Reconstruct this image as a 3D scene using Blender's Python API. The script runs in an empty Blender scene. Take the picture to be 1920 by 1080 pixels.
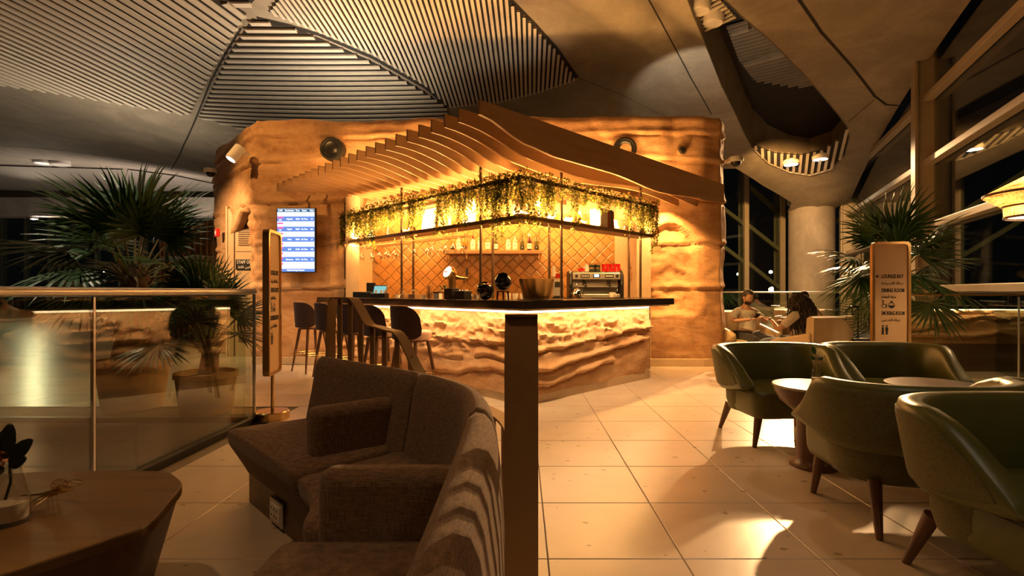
import bpy, bmesh, math, random
from mathutils import Vector, Matrix, noise
from mathutils.geometry import delaunay_2d_cdt

S = bpy.context.scene
COL = S.collection
random.seed(11)
PI = math.pi
EYE, FOC, PX0, PY0 = 1.19, 960.0, 977.0, 547.0     # eye height in metres, focal length and principal point in pixels

# ---------------------------------------------------------------- camera
cam_data = bpy.data.cameras.new('camera')
cam_data.sensor_width = 36.0
cam_data.lens = 18.0
cam_data.shift_x = -17 / 1920
cam_data.shift_y = 7 / 1920
cam_data.clip_start = 0.05
cam_data.clip_end = 400
cam = bpy.data.objects.new('camera', cam_data)
cam.location = (0, 0, EYE)
cam.rotation_euler = (PI / 2, 0, 0)
COL.objects.link(cam)
S.camera = cam

# ---------------------------------------------------------------- colour management
S.view_settings.view_transform = 'Standard'
S.view_settings.look = 'None'
S.view_settings.exposure = 0.8
S.view_settings.gamma = 1.0
S.view_settings.use_curve_mapping = False

# ---------------------------------------------------------------- night sky
W = bpy.data.worlds.new('night')
S.world = W
W.use_nodes = True
W.node_tree.nodes['Background'].inputs[0].default_value = (0.010, 0.010, 0.010, 1)
W.node_tree.nodes['Background'].inputs[1].default_value = 0.15

# ---------------------------------------------------------------- light helpers and the large lights
AMBER = (1.0, 0.49, 0.14)
WARM = (1.0, 0.57, 0.24)
SOFT = (1.0, 0.80, 0.56)


def aim(o, loc, target, up=(0, 0, 1)):
    z = (Vector(loc) - Vector(target)).normalized()
    x = Vector(up).cross(z)
    if x.length < 1e-5:
        x = Vector((1, 0, 0))
    x.normalize()
    y = z.cross(x)
    m = Matrix((x, y, z)).transposed().to_4x4()
    m.translation = Vector(loc)
    o.matrix_world = m


def strip_light(name, a, b, direction, width, power, color, spread=180):
    """a rectangular area lamp whose long side runs from a to b, shining along direction"""
    a, b = Vector(a), Vector(b)
    L = bpy.data.lights.new(name, 'AREA')
    L.shape = 'RECTANGLE'
    L.size = (b - a).length
    L.size_y = width
    L.energy = power
    L.color = color
    L.spread = math.radians(spread)
    o = bpy.data.objects.new(name, L)
    COL.objects.link(o)
    x = (b - a).normalized()
    z = -Vector(direction).normalized()
    z = (z - x * z.dot(x)).normalized()
    y = z.cross(x)
    m = Matrix((x, y, z)).transposed().to_4x4()
    m.translation = (a + b) / 2
    o.matrix_world = m
    return o


def spot_light(name, loc, target, power, color, angle=60, blend=0.5, radius=0.05):
    L = bpy.data.lights.new(name, 'SPOT')
    L.energy = power
    L.color = color
    L.spot_size = math.radians(angle)
    L.spot_blend = blend
    L.shadow_soft_size = radius
    o = bpy.data.objects.new(name, L)
    COL.objects.link(o)
    aim(o, loc, target)
    return o


def point_light(name, loc, power, color, radius=0.05):
    L = bpy.data.lights.new(name, 'POINT')
    L.energy = power
    L.color = color
    L.shadow_soft_size = radius
    o = bpy.data.objects.new(name, L)
    COL.objects.link(o)
    o.location = loc
    return o


Q = 0.70710678
# tape light under the overhanging edge of the bar top (both faces of the bar)
strip_light('tape_under_counter_long', (-3.36, 8.51, .985), (0.05, 5.10, .985), (0.12, 0.12, -1), 0.03, 20, WARM)
strip_light('tape_under_counter_short', (0.05, 5.10, .985), (2.0, 7.05, .985), (-0.12, 0.12, -1), 0.03, 14, WARM)
# tape light on the hanging shelf, shining up into the canopy fins
strip_light('tape_on_shelf_long', (-2.95, 8.55, 2.05), (0.0, 5.62, 2.05), (0.1, 0.1, 1), 0.05, 175, AMBER)
strip_light('tape_on_shelf_short', (0.0, 5.62, 2.05), (1.85, 7.47, 2.05), (-0.1, 0.1, 1), 0.05, 120, AMBER)
# tape light under the shelf onto the bar top and floor, and at the head of the tiled niche
strip_light('tape_below_shelf_long', (-2.9, 8.45, 1.965), (0.0, 5.58, 1.965), (0, 0, -1), 0.05, 48, AMBER)
strip_light('tape_below_shelf_short', (0.0, 5.58, 1.965), (1.85, 7.43, 1.965), (0, 0, -1), 0.05, 38, AMBER)
strip_light('tape_in_niche', (-2.5, 8.95, 2.78), (1.6, 8.95, 2.78), (0, 0.45, -1), 0.06, 78, AMBER)
# grazing spots on the sandstone to the right of the bar and beside the staff door
spot_light('rock_spot', (2.25, 7.93, 2.60), (2.42, 8.45, 1.35), 140, AMBER, 95, 0.6, 0.02)
spot_light('rock_spot_low', (2.35, 7.75, 2.4), (2.55, 8.3, 0.75), 75, AMBER, 40, 0.7, 0.03)
spot_light('rock_spot_edge', (2.7, 7.3, 2.8), (3.1, 8.6, 0.4), 65, AMBER, 60, 0.8, 0.05)
spot_light('staff_door_spot', (-6.0, 7.3, 3.3), (-5.2, 9.3, 1.7), 330, WARM, 75, 0.8, 0.04)
spot_light('screen_wall_fill', (-6.6, 5.6, 5.5), (-3.9, 8.5, 2.6), 420, AMBER, 50, 0.8, 0.08)  # added to brighten the upper rock near the screen, no fixture
strip_light('fill_above_fins', (-3.2, 7.9, 2.97), (2.4, 7.9, 2.97), (0, 1, 1.2), 0.04, 60, AMBER)  # added strip that brightens the rock above the fins
# unseen uplights added on top of the sandstone block, washing the concrete vault
spot_light('vault_uplight_west', (-3.4, 9.3, 4.2), (-3.9, 9.6, 7.0), 115, SOFT, 150, 0.5, 0.12)
spot_light('vault_uplight_mid', (-0.4, 9.1, 4.2), (-0.8, 8.6, 7.0), 14, SOFT, 120, 0.6, 0.12)
spot_light('vault_uplight_east', (3.0, 9.3, 4.15), (3.75, 10.9, 5.8), 60, SOFT, 74, 0.45, 0.05)
spot_light('vault_uplight_far', (-9.5, 12.0, 3.1), (-10.5, 11.5, 7.0), 150, SOFT, 160, 0.6, 0.2)  # added left of the block for the evenly lit vault
spot_light('far_vault_fill', (-15, 20.5, 2.2), (-16, 23.2, 5.4), 500, (1, .8, .66), 165, 0.6, 0.2)  # added to brighten the far vault and its beam
spot_light('window_fill', (6.4, 12.6, 4.9), (8.6, 18, 2.4), 850, AMBER, 80, 0.8, 0.1)  # added without a fixture to brighten the mullions and the column
# downlights in the vault over the seating and the open floor (added lamps, none of them in view)
spot_light('seating_downlight_sofa', (-2.4, 0.6, 5.6), (-0.9, 2.3, 0.4), 95, WARM, 50, 0.8, 0.08)
spot_light('seating_downlight_chairs', (2.6, -0.6, 5.6), (2.3, 2.2, 0.5), 60, SOFT, 50, 0.8, 0.08)
spot_light('floor_fill', (0.9, 3.2, 5.9), (1.0, 4.0, 0.0), 40, WARM, 62, 0.9, 0.1)  # added to lift the brightness of the open floor
spot_light('void_downlight', (-6.0, 4.0, 5.4), (-4.5, 6.2, 0.0), 230, SOFT, 75, 0.8, 0.1)
spot_light('palm_downlight', (5.4, 4.6, 5.6), (4.8, 6.6, 1.0), 22, WARM, 60, 0.8, 0.1)

# ---------------------------------------------------------------- scene helpers


def at(px, py, d):
    """the point at depth d (metres in front of the camera) behind pixel (px, py)"""
    return Vector(((px - PX0) * d / FOC, d, EYE - (py - PY0) * d / FOC))


def tag(o, label=None, cat=None, group=None, kind=None):
    if label:
        o['label'] = label
    if cat:
        o['category'] = cat
    if group:
        o['group'] = group
    if kind:
        o['kind'] = kind
    return o


def empty(name, loc=(0, 0, 0), rz=0.0, parent=None):
    o = bpy.data.objects.new(name, None)
    o.empty_display_size = 0.1
    COL.objects.link(o)
    o.location = loc
    o.rotation_euler = (0, 0, rz)
    if parent:
        o.parent = parent
    return o


def thing(name, label, cat, loc=(0, 0, 0), rz=0.0, group=None):
    return tag(empty(name, loc, rz), label, cat, group)


def copy_tree(o, parent=None):
    c = o.copy()
    COL.objects.link(c)
    if parent:
        c.parent = parent
    for ch in list(o.children):
        copy_tree(ch, c)
    return c


def frame_of(d):
    d = Vector(d).normalized()
    u = Vector((0, 0, 1)).cross(d)
    if u.length < 1e-4:
        u = Vector((1, 0, 0)).cross(d)
    u.normalize()
    return d, u, d.cross(u)


class MB:
    """collects polygons for one mesh"""

    def __init__(self):
        self.v, self.f, self.mi = [], [], []

    def add(self, verts, faces, mi=0):
        k = len(self.v)
        self.v += [tuple(p) for p in verts]
        self.f += [tuple(i + k for i in f) for f in faces]
        self.mi += [mi] * len(faces)
        return self

    def box(self, c, s, rz=0.0, mi=0, rot=None):
        hx, hy, hz = s[0] / 2, s[1] / 2, s[2] / 2
        m = rot if rot else Matrix.Rotation(rz, 3, 'Z')
        c = Vector(c)
        vs = [c + m @ Vector((x, y, z)) for z in (-hz, hz) for x, y in ((-hx, -hy), (hx, -hy), (hx, hy), (-hx, hy))]
        return self.add(vs, [(3, 2, 1, 0), (4, 5, 6, 7), (0, 1, 5, 4), (1, 2, 6, 5), (2, 3, 7, 6), (3, 0, 4, 7)], mi)

    def bar(self, a, b, w, h, mi=0):
        """a box from a to b, w wide across and h high"""
        a, b = Vector(a), Vector(b)
        d, u, n = frame_of(b - a)
        vs = []
        for p in (a, b):
            for x, y in ((-1, -1), (1, -1), (1, 1), (-1, 1)):
                vs.append(p + u * (x * w / 2) + n * (y * h / 2))
        return self.add(vs, [(3, 2, 1, 0), (4, 5, 6, 7), (0, 1, 5, 4), (1, 2, 6, 5), (2, 3, 7, 6), (3, 0, 4, 7)], mi)

    def prism(self, poly, z0, z1, mi=0, poly_top=None):
        n = len(poly)
        top = poly_top or poly
        area = sum(poly[i][0] * poly[(i + 1) % n][1] - poly[(i + 1) % n][0] * poly[i][1] for i in range(n))
        if area < 0:
            poly = poly[::-1]
            top = top[::-1]
        vs = [(p[0], p[1], z0) for p in poly] + [(p[0], p[1], z1) for p in top]
        fs = [tuple(range(n - 1, -1, -1)), tuple(range(n, 2 * n))]
        fs += [(i, (i + 1) % n, n + (i + 1) % n, n + i) for i in range(n)]
        return self.add(vs, fs, mi)

    def tube(self, pts, r, n=8, mi=0, caps=True):
        pts = [Vector(p) for p in pts]
        rs = r if isinstance(r, (list, tuple)) else [r] * len(pts)
        vs, fs = [], []
        u = None
        for i, p in enumerate(pts):
            d = (pts[min(i + 1, len(pts) - 1)] - pts[max(i - 1, 0)]).normalized()
            if u is None:
                _, u, w = frame_of(d)
            else:
                u = (u - d * u.dot(d)).normalized()
                w = d.cross(u)
            for k in range(n):
                a = 2 * PI * k / n
                vs.append(p + (u * math.cos(a) + w * math.sin(a)) * rs[i])
        m = len(pts)
        for i in range(m - 1):
            for k in range(n):
                fs.append((i * n + k, i * n + (k + 1) % n, (i + 1) * n + (k + 1) % n, (i + 1) * n + k))
        if caps:
            fs.append(tuple(range(n - 1, -1, -1)))
            fs.append(tuple(range((m - 1) * n, m * n)))
        return self.add(vs, fs, mi)

    def lathe(self, prof, c=(0, 0, 0), n=24, mi=0, axis=None):
        """prof: list of (radius, height); closed at radius 0"""
        c = Vector(c)
        if axis is None:
            e1, e2, e3 = Vector((1, 0, 0)), Vector((0, 1, 0)), Vector((0, 0, 1))
        else:
            e3, e1, e2 = frame_of(axis)
        vs, fs, rows = [], [], []
        for r, h in prof:
            if r < 1e-6:
                rows.append([len(vs)])
                vs.append(c + e3 * h)
            else:
                rows.append(list(range(len(vs), len(vs) + n)))
                for k in range(n):
                    a = 2 * PI * k / n
                    vs.append(c + (e1 * math.cos(a) + e2 * math.sin(a)) * r + e3 * h)
        for A, B in zip(rows, rows[1:]):
            for k in range(n):
                k2 = (k + 1) % n
                if len(A) == 1 and len(B) == 1:
                    continue
                if len(A) == 1:
                    fs.append((A[0], B[k2], B[k]))
                elif len(B) == 1:
                    fs.append((A[k], A[k2], B[0]))
                else:
                    fs.append((A[k], A[k2], B[k2], B[k]))
        return self.add(vs, fs, mi)

    def grid(self, rows, mi=0, wrap=False):
        """rows: list of equally long lists of points"""
        n = len(rows[0])
        vs = [p for r in rows for p in r]
        fs = []
        for i in range(len(rows) - 1):
            for k in range(n if wrap else n - 1):
                k2 = (k + 1) % n
                fs.append((i * n + k, i * n + k2, (i + 1) * n + k2, (i + 1) * n + k))
        return self.add(vs, fs, mi)

    def build(self, name, mat, parent=None, smooth=False, bevel=0.0, seg=2, subd=0, fix=False, angle=40):
        me = bpy.data.meshes.new(name)
        me.from_pydata(self.v, [], self.f)
        mats = mat if isinstance(mat, (list, tuple)) else [mat]
        for m in mats:
            me.materials.append(m)
        if len(mats) > 1:
            me.polygons.foreach_set('material_index', self.mi)
        if fix:
            bm = bmesh.new()
            bm.from_mesh(me)
            bmesh.ops.remove_doubles(bm, verts=bm.verts, dist=1e-5)
            bmesh.ops.recalc_face_normals(bm, faces=bm.faces)
            bm.to_mesh(me)
            bm.free()
        o = bpy.data.objects.new(name, me)
        COL.objects.link(o)
        if parent:
            o.parent = parent
        if bevel:
            b = o.modifiers.new('bevel', 'BEVEL')
            b.width = bevel
            b.segments = seg
            b.limit_method = 'ANGLE'
            b.angle_limit = math.radians(35)
        if subd:
            s = o.modifiers.new('subd', 'SUBSURF')
            s.levels = s.render_levels = subd
        if smooth:
            me.polygons.foreach_set('use_smooth', [True] * len(me.polygons))
            if not subd:
                try:
                    me.set_sharp_from_angle(angle=math.radians(angle))
                except Exception:
                    pass
        me.update()
        return o


def share(o, name=None, loc=None, rz=None, parent=None):
    """another object on the same mesh"""
    c = o.copy()
    COL.objects.link(c)
    if name:
        c.name = name
    if parent:
        c.parent = parent
    if loc is not None:
        c.location = loc
    if rz is not None:
        c.rotation_euler = (0, 0, rz)
    return c


def arc(cx, cy, r, a0, a1, n):
    return [(cx + r * math.cos(math.radians(a0 + (a1 - a0) * i / n)), cy + r * math.sin(math.radians(a0 + (a1 - a0) * i / n))) for i in range(n + 1)]


def round_poly(poly, r, n=4):
    """plan polygon with rounded corners"""
    out = []
    m = len(poly)
    for i in range(m):
        p, a, b = Vector(poly[i]), Vector(poly[i - 1]), Vector(poly[(i + 1) % m])
        rr = r[i] if isinstance(r, (list, tuple)) else r
        d1, d2 = (a - p), (b - p)
        rr = min(rr, d1.length * .45, d2.length * .45)
        p1, p2 = p + d1.normalized() * rr, p + d2.normalized() * rr
        for k in range(n + 1):
            t = k / n
            q = p1 * (1 - t) ** 2 + p * 2 * t * (1 - t) + p2 * t * t
            out.append((q.x, q.y))
    return out


def smooth01(t):
    t = min(1, max(0, t))
    return t * t * (3 - 2 * t)


def lerp_table(tab, x):
    if x <= tab[0][0]:
        return tab[0][1]
    for (x0, y0), (x1, y1) in zip(tab, tab[1:]):
        if x <= x1:
            return y0 + (y1 - y0) * smooth01((x - x0) / (x1 - x0))
    return tab[-1][1]


# ---------------------------------------------------------------- materials
def nt_new(name):
    m = bpy.data.materials.new(name)
    m.use_nodes = True
    nt = m.node_tree
    return m, nt, nt.nodes['Principled BSDF']


def coords(nt, space):
    if space == 'world':
        return nt.nodes.new('ShaderNodeNewGeometry').outputs['Position']
    return nt.nodes.new('ShaderNodeTexCoord').outputs['Object']


def mapped(nt, vec, scale):
    mp = nt.nodes.new('ShaderNodeMapping')
    mp.inputs['Scale'].default_value = scale if isinstance(scale, (tuple, list)) else (scale,) * 3
    nt.links.new(vec, mp.inputs[0])
    return mp.outputs[0]


def noise_tex(nt, vec, scale, detail=4, rough=0.55, dist=0.0):
    n = nt.nodes.new('ShaderNodeTexNoise')
    n.inputs['Scale'].default_value = scale
    n.inputs['Detail'].default_value = detail
    n.inputs['Roughness'].default_value = rough
    n.inputs['Distortion'].default_value = dist
    nt.links.new(vec, n.inputs['Vector'])
    return n.outputs['Fac']


def ramp(nt, fac, stops):
    r = nt.nodes.new('ShaderNodeValToRGB')
    el = r.color_ramp.elements
    while len(el) < len(stops):
        el.new(0.5)
    for e, (p, c) in zip(el, stops):
        e.position = p
        e.color = (*c, 1) if len(c) == 3 else c
    nt.links.new(fac, r.inputs[0])
    return r.outputs[0]


def bump(nt, bsdf, fac, strength, dist=0.01, prev=None):
    b = nt.nodes.new('ShaderNodeBump')
    b.inputs['Strength'].default_value = strength
    b.inputs['Distance'].default_value = dist
    nt.links.new(fac, b.inputs['Height'])
    if prev:
        nt.links.new(prev, b.inputs['Normal'])
    nt.links.new(b.outputs[0], bsdf.inputs['Normal'])
    return b.outputs[0]


def dim(c, k):
    return tuple(x * k for x in c)


def plain(name, col, rough=0.5, metal=0.0, var=0.12, scale=6.0, bmp=0.0, bscale=40.0, space='object', coat=0.0, spec=0.5, stretch=None):
    m, nt, b = nt_new(name)
    vec = coords(nt, space)
    if stretch:
        vec = mapped(nt, vec, stretch)
    f = noise_tex(nt, vec, scale)
    nt.links.new(ramp(nt, f, [(0.3, dim(col, 1 - var)), (0.7, dim(col, 1 + var))]), b.inputs['Base Color'])
    b.inputs['Roughness'].default_value = rough
    b.inputs['Metallic'].default_value = metal
    b.inputs['Coat Weight'].default_value = coat
    b.inputs['Specular IOR Level'].default_value = spec
    if bmp:
        bump(nt, b, noise_tex(nt, vec, bscale, 3), bmp, 0.004)
    return m


def glow(name, col, strength):
    m, nt, b = nt_new(name)
    b.inputs['Base Color'].default_value = (*dim(col, .3), 1)
    b.inputs['Emission Color'].default_value = (*col, 1)
    b.inputs['Emission Strength'].default_value = strength
    return m


def wood(name, dark, light, scale=14, rough=0.4, along='x', space='object', coat=0.0):
    m, nt, b = nt_new(name)
    vec = coords(nt, space)
    sc = {'x': (0.12, 1, 1), 'y': (1, 0.12, 1), 'z': (1, 1, 0.12)}[along]
    v2 = mapped(nt, vec, sc)
    f = noise_tex(nt, v2, scale, 6, 0.62, 0.6)
    nt.links.new(ramp(nt, f, [(0.32, dark), (0.5, tuple((a + c) / 2 for a, c in zip(dark, light))), (0.68, light)]), b.inputs['Base Color'])
    b.inputs['Roughness'].default_value = rough
    b.inputs['Coat Weight'].default_value = coat
    bump(nt, b, noise_tex(nt, v2, scale * 5, 3), 0.12, 0.002)
    return m


def fabric(name, dark, light, scale=330, rough=0.9):
    m, nt, b = nt_new(name)
    vec = coords(nt, 'object')
    fs = []
    for sc in ((1, 1, 0.07), (0.09, 0.09, 1)):
        fs.append(noise_tex(nt, mapped(nt, vec, sc), scale, 2, 0.6))
    mx = nt.nodes.new('ShaderNodeMath')
    mx.operation = 'ADD'
    nt.links.new(fs[0], mx.inputs[0])
    nt.links.new(fs[1], mx.inputs[1])
    hf = nt.nodes.new('ShaderNodeMath')
    hf.operation = 'MULTIPLY'
    hf.inputs[1].default_value = 0.5
    nt.links.new(mx.outputs[0], hf.inputs[0])
    nt.links.new(ramp(nt, hf.outputs[0], [(0.38, dark), (0.62, light)]), b.inputs['Base Color'])
    b.inputs['Roughness'].default_value = rough
    b.inputs['Sheen Weight'].default_value = 0.15
    b.inputs['Specular IOR Level'].default_value = 0.2
    bump(nt, b, hf.outputs[0], 0.5, 0.002)
    return m


def thin_glass(name, tint=(0.93, 0.97, 0.92), ior=1.5, rough=0.0, boost=1.0):
    m = bpy.data.materials.new(name)
    m.use_nodes = True
    nt = m.node_tree
    nt.nodes.remove(nt.nodes['Principled BSDF'])
    out = nt.nodes['Material Output']
    fr = nt.nodes.new('ShaderNodeFresnel')
    fr.inputs[0].default_value = ior
    tr = nt.nodes.new('ShaderNodeBsdfTransparent')
    tr.inputs[0].default_value = (*tint, 1)
    gl = nt.nodes.new('ShaderNodeBsdfGlossy')
    gl.inputs['Roughness'].default_value = rough
    mx = nt.nodes.new('ShaderNodeMixShader')
    mul = nt.nodes.new('ShaderNodeMath')
    mul.operation = 'MULTIPLY'
    mul.use_clamp = True
    mul.inputs[1].default_value = boost
    gm = nt.nodes.new('ShaderNodeNewGeometry')     # same reflectance on both faces of the sheet
    iv = nt.nodes.new('ShaderNodeMath')
    iv.operation = 'MULTIPLY_ADD'
    iv.inputs[1].default_value = 1 / ior - ior
    iv.inputs[2].default_value = ior
    nt.links.new(gm.outputs['Backfacing'], iv.inputs[0])
    nt.links.new(iv.outputs[0], fr.inputs[0])
    nt.links.new(fr.outputs[0], mul.inputs[0])
    nt.links.new(mul.outputs[0], mx.inputs[0])
    nt.links.new(tr.outputs[0], mx.inputs[1])
    nt.links.new(gl.outputs[0], mx.inputs[2])
    nt.links.new(mx.outputs[0], out.inputs[0])
    return m


def sandstone(name, a, b_, c, bscale=1.0):
    m, nt, b = nt_new(name)
    vec = coords(nt, 'world')
    st = mapped(nt, vec, (0.5, 0.5, 2.2))
    f1 = noise_tex(nt, st, 1.6, 6, 0.62, 0.9)
    f2 = noise_tex(nt, vec, 7, 9, 0.75, 0.3)
    mx = nt.nodes.new('ShaderNodeMath')
    mx.operation = 'MULTIPLY_ADD'
    mx.inputs[1].default_value = 0.45
    nt.links.new(f2, mx.inputs[0])
    sc = nt.nodes.new('ShaderNodeMath')
    sc.operation = 'MULTIPLY'
    sc.inputs[1].default_value = 0.6
    nt.links.new(f1, sc.inputs[0])
    nt.links.new(sc.outputs[0], mx.inputs[2])
    nt.links.new(ramp(nt, mx.outputs[0], [(0.36, a), (0.52, b_), (0.68, c)]), b.inputs['Base Color'])
    b.inputs['Roughness'].default_value = 0.82
    b.inputs['Specular IOR Level'].default_value = 0.25
    p = bump(nt, b, noise_tex(nt, mapped(nt, vec, (1, 1, 2.0)), 9 * bscale, 9, 0.72, 0.4), 0.45, 0.035)
    p = bump(nt, b, noise_tex(nt, mapped(nt, vec, (1, 1, 7.0)), 16 * bscale, 4, 0.7, 0.2), 0.35, 0.010, p)
    bump(nt, b, noise_tex(nt, vec, 90, 3), 0.3, 0.004, p)
    return m


def concrete(name, col, var=0.25):
    m, nt, b = nt_new(name)
    vec = coords(nt, 'world')
    f1 = noise_tex(nt, vec, 0.7, 8, 0.68, 0.8)
    f2 = noise_tex(nt, mapped(nt, vec, (1, 1, .4)), 9, 5, 0.7)
    mx = nt.nodes.new('ShaderNodeMath')
    mx.operation = 'MULTIPLY_ADD'
    mx.inputs[1].default_value = 0.15
    nt.links.new(f2, mx.inputs[0])
    sc = nt.nodes.new('ShaderNodeMath')
    sc.operation = 'MULTIPLY'
    sc.inputs[1].default_value = 0.7
    nt.links.new(f1, sc.inputs[0])
    nt.links.new(sc.outputs[0], mx.inputs[2])
    nt.links.new(ramp(nt, mx.outputs[0], [(0.36, dim(col, 1 - var)), (0.54, col), (0.70, dim(col, 1 + var))]), b.inputs['Base Color'])
    b.inputs['Roughness'].default_value = 0.8
    bump(nt, b, f2, 0.15, 0.01)
    return m


def terrazzo(name, col, chip, rough=0.28):
    m, nt, b = nt_new(name)
    vec = coords(nt, 'world')
    vo = nt.nodes.new('ShaderNodeTexVoronoi')
    vo.inputs['Scale'].default_value = 9
    vo.inputs['Randomness'].default_value = 1
    nt.links.new(mapped(nt, vec, (1.0, 1.5, 1.0)), vo.inputs['Vector'])
    # a chip shows only in a few cells
    wn = nt.nodes.new('ShaderNodeSeparateColor')
    nt.links.new(vo.outputs['Color'], wn.inputs[0])
    thr = nt.nodes.new('ShaderNodeMath')
    thr.operation = 'MULTIPLY_ADD'
    thr.inputs[1].default_value = 0.44
    thr.inputs[2].default_value = -0.15
    nt.links.new(wn.outputs[0], thr.inputs[0])
    wob = nt.nodes.new('ShaderNodeMath')
    wob.operation = 'MULTIPLY_ADD'
    wob.inputs[1].default_value = 0.16
    nt.links.new(noise_tex(nt, vec, 55, 2), wob.inputs[0])
    nt.links.new(vo.outputs['Distance'], wob.inputs[2])
    cmpn = nt.nodes.new('ShaderNodeMath')
    cmpn.operation = 'LESS_THAN'
    nt.links.new(wob.outputs[0], cmpn.inputs[0])
    nt.links.new(thr.outputs[0], cmpn.inputs[1])
    base = ramp(nt, noise_tex(nt, vec, 3, 4), [(0.3, dim(col, .92)), (0.7, dim(col, 1.06))])
    mix = nt.nodes.new('ShaderNodeMix')
    mix.data_type = 'RGBA'
    nt.links.new(cmpn.outputs[0], mix.inputs['Factor'])
    nt.links.new(base, mix.inputs['A'])
    mix.inputs['B'].default_value = (*chip, 1)
    nt.links.new(mix.outputs['Result'], b.inputs['Base Color'])
    b.inputs['Roughness'].default_value = rough
    return m


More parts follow.
